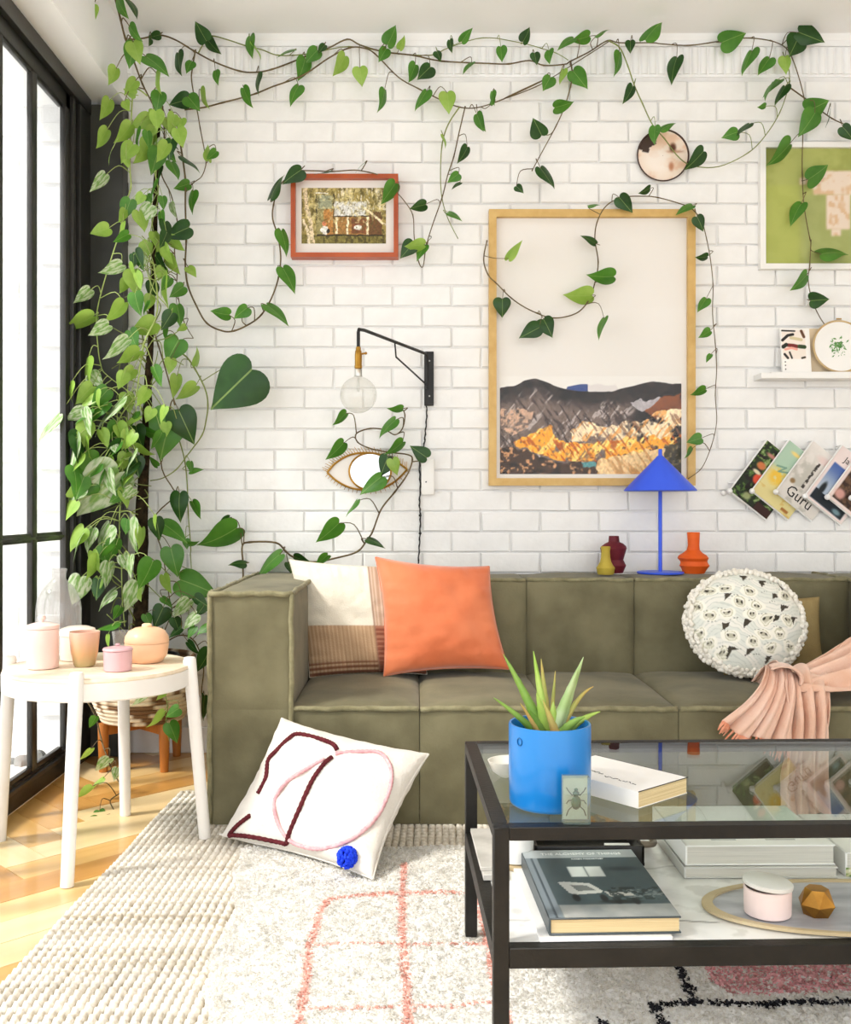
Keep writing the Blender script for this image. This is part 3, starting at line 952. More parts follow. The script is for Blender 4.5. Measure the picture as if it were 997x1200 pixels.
# marble slab with a dark vein
m = M_marble
nt = m.node_tree
pb = nt.nodes['Principled BSDF']
src = pb.inputs['Base Color'].links[0].from_socket
tc = nn(nt, 'ShaderNodeTexCoord'); mp = nn(nt, 'ShaderNodeMapping'); mp.inputs['Rotation'].default_value = (0, 0, .35)
wv = nn(nt, 'ShaderNodeTexWave'); wv.bands_direction = 'Y'; wv.inputs['Scale'].default_value = 1.15; wv.inputs['Distortion'].default_value = 5; wv.inputs['Detail'].default_value = 4; wv.inputs['Detail Scale'].default_value = 2.2
cr = nn(nt, 'ShaderNodeValToRGB'); cr.color_ramp.elements[0].position = .97; cr.color_ramp.elements[0].color = (1, 1, 1, 1); cr.color_ramp.elements[1].position = 1; cr.color_ramp.elements[1].color = L4((120, 116, 112))
mm = nn(nt, 'ShaderNodeMix', data_type='RGBA', blend_type='MULTIPLY'); mm.inputs[0].default_value = .8
nt.links.new(tc.outputs['Object'], mp.inputs[0]); nt.links.new(mp.outputs[0], wv.inputs[0]); nt.links.new(wv.outputs['Color'], cr.inputs[0])
nt.links.new(src, mm.inputs[6]); nt.links.new(cr.outputs[0], mm.inputs[7]); nt.links.new(mm.outputs[2], pb.inputs['Base Color'])
msh = part('marble_shelf', mb, M_marble, tbl, smooth=False)
def marble(U, V):
    x = U * 1.17; y = V * .57
    n = fbm(x * 9, y * 9, 71, 5); n2 = fbm(x * 30, y * 30, 73, 3)
    c = rgbmix(solid(U, (246, 245, 242)), (222, 221, 217), ss(n, .42, .72)); c = rgbmix(c, (206, 204, 198), ss(n2, .62, .75) * .5)
    yv = .055 + .018 * np.sin(x * 7) + .03 * (fbm(x * 8, x * 0, 75, 4) - .5) - .05 * (x - .5)
    c = rgbmix(c, (140, 136, 132), (1 - ss(np.abs(y - yv), .0006, .004 )) * ss(fbm(x * 14, y * 3, 77, 3), .38, .5)); yv2 = .34 + .3 * (fbm(x * 3, x * 0, 79, 4) - .5)
    return rgbmix(c, (176, 174, 170), (1 - ss(np.abs(y - yv2), .001, .006)) * .6)
print_panel('marble_veining', msh, TM @ Matrix.Translation((B, B, SH + .0004)), TW - 2 * B, TD - 2 * B, 260, 130, marble, paint_mat('polished marble', rough=.2, spec=.5))

M_page = mat('book pages', (226, 206, 160), (206, 184, 138), rough=.8, nscale=4, stretch=(1, 1, 220), bump=.3, bscale=4, bstretch=(1, 1, 260))
M_pagew = mat('white book pages', (226, 222, 210), (204, 200, 190), rough=.8, nscale=4, stretch=(1, 1, 220), bump=.3, bscale=4, bstretch=(1, 1, 260))
M_paper = mat('white paper cover', (246, 244, 240), (240, 238, 233), rough=.5, nscale=4)
M_slate = mat('slate cover', (70, 80, 84), (60, 70, 74), rough=.4, nscale=4)
M_ink = mat('black ink', (44, 42, 40), rough=.7)
M_whiteink = mat('white ink', (244, 244, 242), rough=.6)
def book(name, label, M, w, d, t, cover, pages, board=.003, over=.003, spine=-1):
    """lies flat: x 0..w, y 0..d, z 0..t in M; spine on the x=0 side"""
    b = thing(name, label, 'book', M.translation)
    part('page_block', MB().box((board, over, board), (w - over, d - over, t - board), M=M), pages, b, smooth=False)
    part('cover', MB().rbox((0, 0, 0), (w, d, board), .0008, 1, M=M).rbox((0, 0, t - board), (w, d, t), .0008, 1, M=M).rbox((-.001, 0, 0), (board, d, t), .0008, 1, M=M), cover, b)
    return b
# paperback on the glass
a0 = math.atan2(1.87 - 1.775, .507 - .395)
Mb = Matrix.Translation((.395, 1.775, TH + .0006)) @ Matrix.Rotation(a0, 4, 'Z')
bk = thing('paperback', 'white paperback with thin handwriting on the cover, on the glass top', 'book', (.4, 1.8, TH))
part('page_block', MB().box((0.0015, .0015, .0012), (.1465, .216, .0288), M=Mb), M_page, bk, smooth=False)
part('cover', MB().rbox((0, 0, 0), (.149, .218, .0012), .0004, 1, M=Mb).rbox((0, 0, .0288), (.149, .218, .030), .0004, 1, M=Mb).rbox((-.001, 0, 0), (.0012, .218, .030), .0004, 1, M=Mb), M_paper, bk)
part('cover_edge', MB().box((.1468, .0, .0), (.1494, .2175, .0012), M=Mb).box((.1468, .0, .0286), (.1494, .2175, .0302), M=Mb).box((.0, -.0006, .0289), (.149, .0006, .0302), M=Mb), M_ink, bk, smooth=False)
Mt = Mb @ Matrix.Translation((.02, .03, .0304)) @ Matrix.Rotation(math.radians(90), 4, 'Z')
r6 = random.Random(4)
mb = MB()
for row, (yy_, x0_, n_) in enumerate(((.035, .0, 7), (.045, .085, 6))):
    for k in range(n_):
        x_ = .03 + x0_ + k * .011
        pts = [Mb @ Vector((yy_ + r6.uniform(-.004, .004), x_ + j * .003, .0304)) for j in range(4)]
        mb.tube(pts, .0006, 4)
part('lettering', mb, M_ink, bk)
# big slate picture book with a thin white magazine under it
Mm = Matrix.Translation((.222, 1.702, SH + .0015)) @ Matrix.Rotation(math.radians(2.0), 4, 'Z')
mg = thing('magazine', 'thin white magazine under the dark picture book', 'magazine', Mm.translation)
part('pages', MB().rbox((-.012, -.008, 0), (.215, .325, .0065), .001, 1, M=Mm), M_paper, mg)
Mk = Matrix.Translation((.228, 1.702, SH + .0095)) @ Matrix.Rotation(math.radians(2.2), 4, 'Z')
pb_ = book('picture_book', 'slate grey hardback with a lounge chair photograph on the cover', Mk, .226, .335, .029, M_slate, M_page)
def cover_alchemy(U, V):
    n = fbm(U * 5, V * 5, 17, 4)
    c = solid(U, (66, 80, 84)); c = rgbmix(c, (96, 110, 112), n * .8)
    c = rgbmix(c, (132, 142, 148), (1 - ss(U, .10, .11)) * 1.0); c = rgbmix(c, (60, 70, 78), rect(U, V, .05, .065, 0, 1))
    c = rgbmix(c, (178, 184, 186), ss(V, .865, .87))
    c = rgbmix(c, (198, 196, 190), (1 - ss(V, .155, .175 )) * ss(U, .1, .12) * (0.75 + .5 * (n - .5)))
    W_ = rect(U, V, .33, .62, .56, .72, .008); c = rgbmix(c, (232, 234, 230), W_); c = rgbmix(c, (120, 128, 128), rect(U, V, .468, .482, .56, .72))
    # lounge chair and stool
    c = rgbmix(c, (198, 196, 190), (np.abs((V - .30) - (.40 - U) * 0.0) < .0) * 0)
    chair = inside(U, V, [(.19, .48), (.24, .49), (.45, .46), (.52, .35), (.50, .32), (.28, .30), (.24, .33)])
    c = rgbmix(c, (206, 204, 198), chair.astype(float))
    c = rgbmix(c, (120, 122, 120), inside(U, V, [(.28, .44), (.41, .43), (.47, .36), (.32, .35)]).astype(float))
    st = inside(U, V, [(.53, .34), (.74, .32), (.76, .28), (.56, .27)])
    c = rgbmix(c, (188, 186, 180), st.astype(float))
    for (x_, y_) in ((.28, .26), (.50, .25), (.60, .22), (.74, .21)):
        c = rgbmix(c, (34, 36, 38), blob(U, V, x_, y_, .03, .05, .3))
    c = rgbmix(c, (36, 42, 42), blob(U, V, .62, .2, .16, .025, .3) * .8)
    fol = (fbm(U * 26, V * 34, 5, 3) > .5) & (V > .22) & (V < .40) & (U > .56)
    c = rgbmix(c, (44, 54, 54), fol.astype(float) * .85); c = rgbmix(c, (150, 156, 154), ((fbm(U * 30, V * 60, 8, 2) > .66) & (V > .25) & (V < .36) & (U > .7)).astype(float) * .6)
    c = rgbmix(c, (44, 54, 58), blob(U, V, .80, .68, .12, .03, .8) * .8)
    return c
print_panel('cover_print', pb_, Mk @ Matrix.Translation((.001, .001, .0294)), .224, .333, 100, 140, cover_alchemy)
text_part('cover_title', 'THE ALCHEMY OF THINGS', Mk @ Matrix.Translation((.036, .306, .0297)) @ Matrix.Diagonal((.93, 1.1, 1, 1)), .0145, M_whiteink, pb_)
text_part('cover_author', 'KAREN MCCARTNEY', Mk @ Matrix.Translation((.092, .280, .0297)), .0068, M_whiteink, pb_)
# two white books, stacked
Mw = Matrix.Translation((.533, 1.985, SH + .0015)) @ Matrix.Rotation(math.radians(.3), 4, 'Z')
w1 = book('hardback_book', 'lower grey white hardback of the two stacked on the marble shelf', Mw, .304, .265, .022, mat('light grey cover', (214, 212, 206), rough=.5), M_pagew)
Mw2 = Matrix.Translation((.537, 1.990, SH + .0250)) @ Matrix.Rotation(math.radians(.8), 4, 'Z')
w2 = book('hardback_book', 'thick white hardback lying on top of another on the marble shelf', Mw2, .298, .262, .040, M_paper, M_pagew)
mb = MB()
for k, (a, b_, w_) in enumerate(((.06, .03, .05), (.17, .03, .06), (.07, .12, .16), (.07, .15, .12))):
    mb.box((a, b_, .0401), (a + w_, b_ + .006, .0405), M=Mw2)
part('cover_lines', mb, mat('pale grey print', (190, 190, 186), rough=.6), w2, smooth=False)
# book with green print at the right end
Mg = Matrix.Translation((.856, 1.995, SH + .0015))
g1 = book('hardback_book', 'white hardback with a green printed spine at the right of the shelf', Mg, .24, .25, .048, M_paper, M_pagew)
print_panel('cover_print', g1, Mg @ frame_M(Vector((0.0, -.0005, 0)), Vector((1, 0, 0)), Vector((0, 0, 1)), Vector((0, -1, 0))), .24, .018, 60, 8, lambda U, V: rgbmix(rgbmix(solid(U, (206, 200, 160)), (96, 132, 52), ss(fbm(U * 22, V * 3, 4, 3), .42, .55)), (240, 236, 220), ss(fbm(U * 30, V * 3, 9, 3), .6, .7)))

# dark tray with papers, white cup, magazine corner behind
M_blk = mat('black lacquer', (32, 30, 28), (44, 41, 37), rough=.4)
dt = thing('storage_tray', 'black open tray with curved handles behind the dark picture book', 'tray', (.36, 2.12, SH))
part('body', MB().box((.245, 2.055, SH + .0015), (.47, 2.20, SH + .008)).rbox((.245, 2.055, SH + .001), (.47, 2.062, SH + .042), .002).rbox((.245, 2.193, SH + .001), (.47, 2.20, SH + .042), .002).rbox((.245, 2.055, SH + .001), (.252, 2.20, SH + .042), .002).rbox((.463, 2.055, SH + .001), (.47, 2.20, SH + .042), .002), M_blk, dt)
part('handle', MB().tube(catmull([(.468, 2.07, SH + .04), (.492, 2.08, SH + .038), (.502, 2.12, SH + .034), (.492, 2.17, SH + .038), (.468, 2.18, SH + .04)], 6), .007, 8), mat('worn bronze handle', (126, 112, 94), (100, 90, 76), rough=.5, nscale=20), dt)
solo('paper_card', MB().box((.33, 2.075, SH + .0085), (.372, 2.13, SH + .0095)), mat('cream card', (232, 226, 204)), 'small cream card lying in the black tray', 'card', smooth=False)
solo('paper_card', MB().box((.405, 2.068, SH + .0085), (.458, 2.15, SH + .0165)), mat('white card', (244, 242, 238)), 'white notepad lying in the black tray', 'notepad', smooth=False)
cp = thing('candle_cup', 'white ceramic cup with a wooden foot behind the front table leg', 'cup', (.205, 2.06, SH))
part('body', MB().lathe([(.03, .010), (.036, .014), (.037, .066), (.0345, .066), (.033, .018), (.0, .016)], 28, (.207, 2.06, SH + .0012)), M_paper, cp)
part('foot', MB().lathe([(.036, 0), (.0375, .002), (.0375, .009), (.030, .0105)], 28, (.207, 2.06, SH + .0012)), mat('pale wood foot', (206, 184, 146), rough=.6), cp)
Mq = TM @ Matrix.Translation((.012, .30, SH + .0025))
mq = thing('magazine', 'grey magazine at the left end of the marble shelf', 'magazine', Mq.translation)
part('pages', MB().rbox((0, 0, 0), (.045, .25, .012), .001, 1, M=Mq).rbox((-.004, .02, .0122), (.04, .26, .020), .001, 1, M=Mq), mat('grey magazine paper', (176, 172, 164), (206, 202, 194), rough=.45, nscale=14), mq)

# oval board with the pink jar and the gold stone
def oval(s): return [(.81 + .285 * s * math.cos(a), 1.832 + .128 * s * math.sin(a) * (1 - .05 * math.cos(a))) for a in np.linspace(0, 2 * math.pi, 56, endpoint=False)]
ob = thing('oval_tray', 'oval grey tray with a pale wooden rim on the marble shelf', 'tray', (.81, 1.83, SH))
ox, oi = oval(1), oval(.93)
z_ = SH + .0012
mb = MB()
n = len(ox)
rows = [[(x, y, z_) for x, y in oval(.93)], [(x, y, z_ + .004) for x, y in ox], [(x, y, z_ + .0095) for x, y in ox], [(x, y, z_ + .0095) for x, y in oi], [(x, y, z_ + .005) for x, y in oi]]
mb.grid(rows, closed_u=True)
part('rim', mb, mat('pale wood rim', (204, 186, 150), (186, 166, 128), rough=.55, nscale=8), ob)
part('base', MB().prism(oi, z_ + .001, z_ + .0055), mat('grey glazed base', (150, 150, 156), (186, 186, 190), rough=.35, nscale=9, stretch=(1, 3, 1)), ob, smooth=False)
jz = z_ + .0058
jr = thing('trinket_jar', 'pale pink round jar with a grey stone lid on the oval tray', 'jar', (.632, 1.80, jz))
part('body', MB().lathe([(.036, 0), (.0405, .003), (.0415, .048), (.0385, .049), (.037, .01), (0, .008)], 36, (.632, 1.80, jz)), mat('pale pink ceramic', (240, 220, 214), (232, 210, 204), rough=.5, nscale=8), jr)
part('lid', MB().lathe([(.0, .0), (.040, .0), (.0435, .002), (.0435, .008), (.041, .010), (0, .0105)], 36, M=Matrix.Translation((.632, 1.80, jz + .0505)) @ Matrix.Rotation(math.radians(5), 4, 'Y')), mat('grey stone lid', (214, 212, 204), (226, 224, 218), rough=.5, nscale=12), jr)
gs = MB()
vz = [(0, 0, .048)]
up_, dn = [], []
for k in range(6):
    a = k * math.pi / 3 + .3
    up_.append((.72 + .020 * math.cos(a + .5), 1.80 + .020 * math.sin(a + .5), jz + .046)); dn.append((.72 + .033 * math.cos(a), 1.80 + .033 * math.sin(a), jz + .020))
bt = [(.72 + .024 * math.cos(k * math.pi / 3), 1.80 + .024 * math.sin(k * math.pi / 3), jz) for k in range(6)]
fcs = [tuple(range(6))] + [tuple(range(12, 18))[::-1]]
for k in range(6):
    q = (k + 1) % 6
    fcs += [(k, 6 + k, 6 + q), (k, 6 + q, q), (6 + k, 12 + k, 12 + q), (6 + k, 12 + q, 6 + q)]
gs.add(up_ + dn + bt, fcs)
solo('faceted_ornament', gs, mat('brushed gold', (190, 140, 62), (150, 106, 44), rough=.32, metal=.85, nscale=20), 'gold faceted stone ornament beside the pink jar', 'ornament', smooth=False)

# beetle in resin, dish
gx, gy = .272, 1.684
bb = thing('resin_block', 'clear resin block holding a green beetle in front of the blue pot', 'paperweight', (gx, gy, TH))
part('block', MB().rbox((gx - .023, gy - .001, TH + .001), (gx + .023, gy + .026, TH + .079), .0015, 2), glass_mat('clear resin', (232, 240, 234), r0=.06, gain=.6, milky=((200, 206, 196), .10)), bb)
M_bt = mat('green beetle shell', (10, 60, 52), (20, 84, 44), rough=.25, metal=.3, nscale=60)
cz = TH + .035
part('backing', MB().box((gx - .0215, gy + .0235, TH + .003), (gx + .0215, gy + .0248, TH + .077)), mat('painted grey green refraction', (176, 184, 172), (160, 168, 156), rough=.8, nscale=20), bb, smooth=False)  # added opaque sheet, its colour imitates the grey green refracted through the resin
mb = MB()
def ell(c, r, n=10, m=6):
    b = MB().ball((0, 0, 0), 1, n, m)
    mb.add([(c[0] + x * r[0], c[1] + y * r[1], c[2] + z * r[2]) for x, y, z in b.v], b.f)
ell((gx, gy + .011, cz), (.0085, .005, .012)); ell((gx, gy + .011, cz + .015), (.006, .0045, .005)); ell((gx, gy + .011, cz + .0215), (.0035, .003, .003))
be = part('beetle', mb, M_bt, bb)
for sx in (-1, 1):
    for (za, zb, ze) in ((.012, .020, .026), (.004, .004, -.002), (-.006, -.012, -.022)):
        part('leg', MB().tube([(gx + sx * .006, gy + .011, cz + za), (gx + sx * .013, gy + .009, cz + zb), (gx + sx * .0165, gy + .010, cz + ze)], .0009, 5), M_ink, be)
dz = MB().lathe([(.010, 0), (.026, .012), (.036, .034), (.034, .034), (.024, .014), (0, .004)], 24, (.180, 1.985, TH + .001), fn=lambda a, z: 1 + .1 * math.sin(2 * a))
solo('shell_dish', dz, mat('white shell', (240, 238, 228), (226, 222, 208), rough=.35, nscale=20), 'small white shell dish half hidden behind the blue pot', 'dish')

# blue pot with aloe
PXc, PYc = .2425, 1.806
pot = thing('blue_planter', 'glossy blue cylindrical planter on the glass top', 'planter', (PXc, PYc, TH))
part('body', MB().lathe([(.066, .0), (.0695, .002), (.072, .007), (.0735, .06), (.0735, .143), (.0725, .1455), (.069, .1455), (.068, .143), (.0675, .112), (0, .11)], 56, (PXc, PYc, TH + .0008)), mat('blue glaze', (16, 122, 198), (12, 110, 188), rough=.33, nscale=3, coat=.25), pot)
rg = [Vector((PXc + .0745 * math.sin(b_), PYc - .0745 * math.cos(b_), TH + .122 + .0065 * math.sin(t))) for t in np.linspace(0, 2 * math.pi, 14, endpoint=False) for b_ in [-.92 + .075 * math.cos(t)]]
part('stamped_mark', MB().tube(rg, .0011, 5, closed=True), mat('dark blue stamp', (16, 96, 160), rough=.4), pot)
M_soil = mat('dark soil', (44, 34, 26), (66, 52, 40), rough=1, nscale=60, bump=1, bscale=90)
part('soil', MB().lathe([(.0672, .124), (.05, .127), (.02, .129), (0, .13)], 30, (PXc, PYc, TH)), M_soil, pot)
aloe = thing('aloe_plant', 'spiky green aloe growing in the blue planter', 'plant', (PXc, PYc, TH + .127))
M_al = [mat('aloe green', (112, 158, 64), (156, 190, 92), rough=.45, nscale=16, transl=.15), mat('aloe pale', (206, 222, 178), (170, 200, 130), rough=.45, nscale=16, transl=.15), mat('aloe dry', (196, 158, 92), (168, 176, 92), rough=.6, nscale=16), mat('aloe bright', (150, 196, 70), (186, 212, 110), rough=.45, nscale=16, transl=.15)]
def blade(bx, by, tip, w, mi, bend=.15, y1=None):
    """bx,by,tip in photo positions; fleshy tapering leaf"""
    b = Vector((PXc + bx, PYc + by, TH + .126))
    t = P(tip[0], tip[1], y1 or (PYc + by * 3))
    d = t - b
    up2 = Vector((0, 0, 1))
    mid_ = b + d * .5 + up2 * d.length * bend
    pts = [b * (1 - s) ** 2 + mid_ * 2 * s * (1 - s) + t * s * s for s in np.linspace(0, 1, 12)]
    mb = MB(); rows = []
    for i, p in enumerate(pts):
        s = i / 11
        tg = (pts[min(11, i + 1)] - pts[max(0, i - 1)]).normalized()
        sd = tg.cross(Vector((0, -1, .2))).normalized()
        nm_ = sd.cross(tg).normalized()
        ww = w * (1 - s) ** .8 * (1 + .10 * (i % 2)) + .0006
        rows.append([p - sd * ww, p - sd * ww * .5 - nm_ * ww * .38, p + sd * ww * .5 - nm_ * ww * .38, p + sd * ww, p + nm_ * ww * .12])
    mb.grid(rows, closed_u=True)
    part('leaf', mb, M_al[mi], aloe, angle=None)
def a8(x, y): return (540 + x / 5.539, 750 + y / 5.539)
blade(-.010, .004, a8(275, 92), .0105, 0, .04); blade(-.004, .010, a8(470, 72), .0095, 3, .02); blade(.000, .016, a8(520, 122), .008, 2, .0)
blade(.012, .006, a8(795, 110), .0115, 1, .02); blade(.006, .000, a8(770, 158), .0115, 1, .02); blade(.004, .02, a8(613, 200), .005, 2, .0)
blade(-.022, -.004, a8(212, 375), .007, 0, .06); blade(-.020, -.02, a8(385, 410), .0045, 2, .05); blade(.02, .01, a8(860, 302), .006, 2, .28)
blade(.01, -.022, a8(532, 388), .008, 2, .02, PYc - .03); blade(.03, .01, a8(905, 465), .008, 3, .14); blade(.02, -.01, a8(805, 500), .010, 0, .22)
blade(-.018, -.012, a8(440, 455), .012, 0, .12); blade(-.006, -.004, a8(490, 345), .011, 3, .10); blade(.004, .0, a8(600, 400), .012, 3, .05)

# ------------------------------------------------------------------ round side table
M_wtab = mat('white lacquered wood', (243, 239, 232), (236, 231, 223), rough=.45, nscale=5)
M_ply = mat('pale birch top', (246, 230, 206), (238, 218, 188), rough=.45, nscale=6, stretch=(1, 8, 1))
st_ = thing('side_table', 'round white four legged side table by the window', 'table', (-.93, 2.96, 0))
TC = Vector((-.93, 2.955)); ZT2 = .536
for (fx, fy), (tx_, ty_) in (((-1.243, 3.01), (-1.205, 2.99)), ((-.915, 2.643), (-.905, 2.69)), ((-.939, 3.26), (-.935, 3.215)), ((-.624, 2.987), (-.665, 2.965))):
    part('leg', MB().tube([(fx, fy, .016 if fx > -.7 else 0.001), (fx + (tx_ - fx) * .5, fy + (ty_ - fy) * .5, .28), (tx_, ty_, .548), (tx_, ty_, .556), (tx_, ty_, .558)], [.0175, .0185, .0195, .016, .008], 16), M_wtab, st_)
part('tabletop', MB().lathe([(.245, -.016), (.262, -.014), (.265, -.008), (.263, -.001), (.258, 0), (0, .0005)], 64, (TC.x, TC.y, ZT2)), M_ply, st_)
part('apron', MB().lathe([(.262, -.062), (.266, -.058), (.2665, -.012), (.262, -.0115), (.250, -.0165), (.248, -.06), (.262, -.062)], 64, (TC.x, TC.y, ZT2), fn=lambda a, z: 1), M_wtab, st_)
def at_tab(px, py):
    s = (py - VY) / (HC - ZT2)
    return ((px - VX) / s, F / s)
ZS = ZT2 + .0012
# canister
x_, y_ = at_tab(50, 783)
cn = thing('canister', 'tall pale pink lidded canister at the left of the side table', 'canister', (x_, y_, ZS))
M_pink = mat('pale pink enamel', (248, 218, 208), (240, 206, 196), rough=.4, nscale=4, coat=.2)
part('body', MB().lathe([(.040, 0), (.044, .002), (.0445, .112), (.042, .113), (.041, .01), (0, .009)], 40, (x_, y_, ZS)), M_pink, cn)
ld = part('lid', MB().lathe([(0, .0), (.045, .0), (.0465, .003), (.045, .010), (.02, .017), (0, .018)], 40, (x_, y_, ZS + .1135)), M_pink, cn)
part('knob', MB().lathe([(.004, 0), (.005, .004), (.010, .010), (.0105, .015), (.008, .019), (0, .020)], 20, (x_ - .002, y_, ZS + .131)), M_pink, ld)
# copper glass tumbler
x_, y_ = at_tab(99, 781)
mb = MB().lathe([(.0, .0), (.026, .0), (.030, .004), (.038, .04), (.0435, .100), (.0425, .101), (.041, .1), (.036, .04), (.027, .008), (0, .006)], 40, (x_, y_, ZS))
zz = np.array([p[2] for p in mb.v]) - ZS
aa = np.array([math.atan2(p[1] - y_, p[0] - x_) for p in mb.v])
n_ = fbm(aa * 2 + 9, zz * 40, 2, 3)
c = rgbmix(solid(zz, (176, 160, 112)), (240, 166, 116), ss(zz + .02 * (n_ - .5), .03, .05)); c = rgbmix(c, (222, 178, 156), ss(zz + .01 * (n_ - .5), .06, .09))
mb.c = lin(np.clip(c, 0, 255))
solo('tumbler', mb, paint_mat('copper lustre glass', rough=.25, spec=.6), 'copper tinted glass tumbler in the middle of the side table', 'cup')
# mauve jar
x_, y_ = at_tab(138, 786)
M_mauve = mat('mauve enamel', (222, 180, 184), (212, 168, 172), rough=.4, nscale=4)
mj = thing('candle_jar', 'small mauve lidded jar at the front of the side table', 'jar', (x_, y_, ZS))
part('body', MB().lathe([(.036, 0), (.0385, .002), (.040, .056), (.037, .057), (.036, .008), (0, .007)], 36, (x_, y_, ZS)), M_mauve, mj)
ld = part('lid', MB().lathe([(0, 0), (.0415, .0), (.042, .003), (.039, .007), (.015, .011), (0, .012)], 36, (x_, y_, ZS + .0575)), M_mauve, mj)
part('knob', MB().lathe([(.004, 0), (.007, .004), (.006, .007), (0, .008)], 16, (x_, y_, ZS + .069)), M_mauve, ld)
# peach lidded bowl
x_, y_ = at_tab(172, 776)
M_peach = mat('peach ceramic', (250, 204, 166), (244, 192, 152), rough=.42, nscale=4, coat=.15)
lb = thing('lidded_bowl', 'peach ceramic bowl with a domed lid on the side table', 'bowl', (x_, y_, ZS))
part('body', MB().lathe([(.040, 0), (.046, .002), (.060, .022), (.0645, .052), (.0645, .058), (.062, .058), (.056, .02), (0, .008)], 48, (x_, y_, ZS)), M_peach, lb)
ld = part('lid', MB().lathe([(.0, .0), (.064, 0), (.0652, .003), (.063, .018), (.053, .034), (.035, .043), (.016, .046), (0, .0465)], 48, (x_, y_, ZS + .0588)), M_peach, lb)
part('knob', MB().lathe([(.014, 0), (.015, .003), (.014, .008), (.010, .0105), (0, .011)], 24, (x_, y_, ZS + .104)), mat('peach knob', (252, 214, 170), rough=.4), ld)
# white round tin behind
x_, y_ = at_tab(91, 773)
wt = thing('round_tin', 'cream round tin behind the copper tumbler', 'tin', (x_, y_, ZS))
M_cream = mat('warm white enamel', (248, 234, 220), (242, 226, 210), rough=.45, nscale=4)
part('body', MB().lathe([(.048, 0), (.051, .002), (.052, .072), (.049, .073), (.048, .006), (0, .006)], 40, (x_, y_, ZS)), M_cream, wt)
part('lid', MB().lathe([(0, 0), (.053, 0), (.0535, .012), (.050, .020), (.03, .027), (0, .029)], 40, (x_, y_, ZS + .0735)), M_cream, wt)
# bottle
x_, y_ = at_tab(81, 765)
y_ = min(y_, 3.10); 
M_cg = glass_mat('clear bottle glass', (246, 246, 245), r0=.05, gain=.55, milky=((236, 232, 228), .10))
mb = MB().lathe([(0, .002), (.052, .0), (.064, .006), (.067, .03), (.0675, .15), (.062, .185), (.046, .215), (.028, .232), (.022, .240), (.0215, .262), (.0245, .264), (.0245, .272), (.020, .273), (.019, .262), (.019, .24), (.026, .230), (.044, .212), (.060, .182), (.065, .15), (.0645, .03), (.05, .01), (0, .01)], 48, (x_, y_, ZS))
solo('glass_bottle', mb, M_cg, 'big clear glass bottle at the back of the side table', 'bottle')
# small tumbler
x_, y_ = at_tab(142, 764)
mb = MB().lathe([(0, .0), (.020, .0), (.022, .002), (.029, .066), (.0275, .0665), (.0205, .01), (0, .009)], 32, (x_, y_, ZS))
solo('shot_glass', mb, M_cg, 'small clear glass tumbler behind the mauve jar', 'glass')

# ------------------------------------------------------------------ basket planter on wooden stand
BX, BY = -1.045, 3.865
stand = thing('plant_stand', 'warm timber stand with four round legs under the basket planter', 'stand', (BX, BY, 0))
M_teak = mat('warm teak', (190, 120, 52), (166, 98, 38), rough=.45, nscale=7, stretch=(4, 4, .6))
for lx, ly in ((-1.175, 3.79), (-.945, 3.79), (-1.15, 3.985), (-.955, 4.03)):
    part('leg', MB().tube([(lx, ly, .001), (lx, ly, .1), (lx, ly, .183)], [.0155, .0195, .0205], 14), M_teak, stand)
for pa, pb2 in (((-1.175, 3.79), (-.955, 4.03)), ((-.945, 3.79), (-1.15, 3.985))):
    d = Vector((pb2[0] - pa[0], pb2[1] - pa[1], 0)); L_ = d.length; a = math.atan2(d.y, d.x)
    part('crossbar', MB().rbox((.015, -.012, .138 if pa[0] < -1 else .139), (L_ - .015, .012, .182), .003, 1, M=Matrix.Translation((pa[0], pa[1], 0)) @ Matrix.Rotation(a, 4, 'Z')), M_teak, stand)
bas = thing('basket_planter', 'brown and cream coiled basket planter holding the climbing plant', 'basket', (BX, BY, .16))
M_coil = paint_mat('coiled seagrass', rough=.85, bump=.4, bscale=140, spec=.15)
NCO = 15
for i in range(NCO):
    t = i / (NCO - 1)
    rad = .150 + .044 * math.sin(min(1, t * 1.6) * math.pi / 2) - .012 * max(0, t - .6)
    z = .196 + t * .225
    pts = [(BX + rad * math.cos(a), BY + rad * math.sin(a), z) for a in np.linspace(0, 2 * math.pi, 72, endpoint=False)]
    mb = MB().tube(pts, .0102, 7, closed=True)
    ang_ = np.array([math.atan2(p[1] - BY, p[0] - BX) for p in mb.v]); zz = np.array([p[2] for p in mb.v]) - z
    pat = vnoise(ang_ * 5 + 20 + (i // 2) * .35, np.full(len(ang_), i * .55), 6)
    c = rgbmix(solid(ang_, (226, 208, 180)), (120, 88, 60), ss(pat + (.15 if i > 7 else -.05), .48, .52))
    c = rgbmix(c, (88, 66, 46), (np.abs(np.sin(ang_ * 60)) > .93) * .35)
    mb.c = lin(c)
    part('coil', mb, M_coil, bas, angle=None)
part('lining', MB().lathe([(0, .002), (.148, .0), (.165, .03), (.184, .10), (.186, .22), (.176, .22), (.17, .18)], 40, (BX, BY, .188)), mat('seagrass lining', (110, 84, 58), rough=.9), bas)
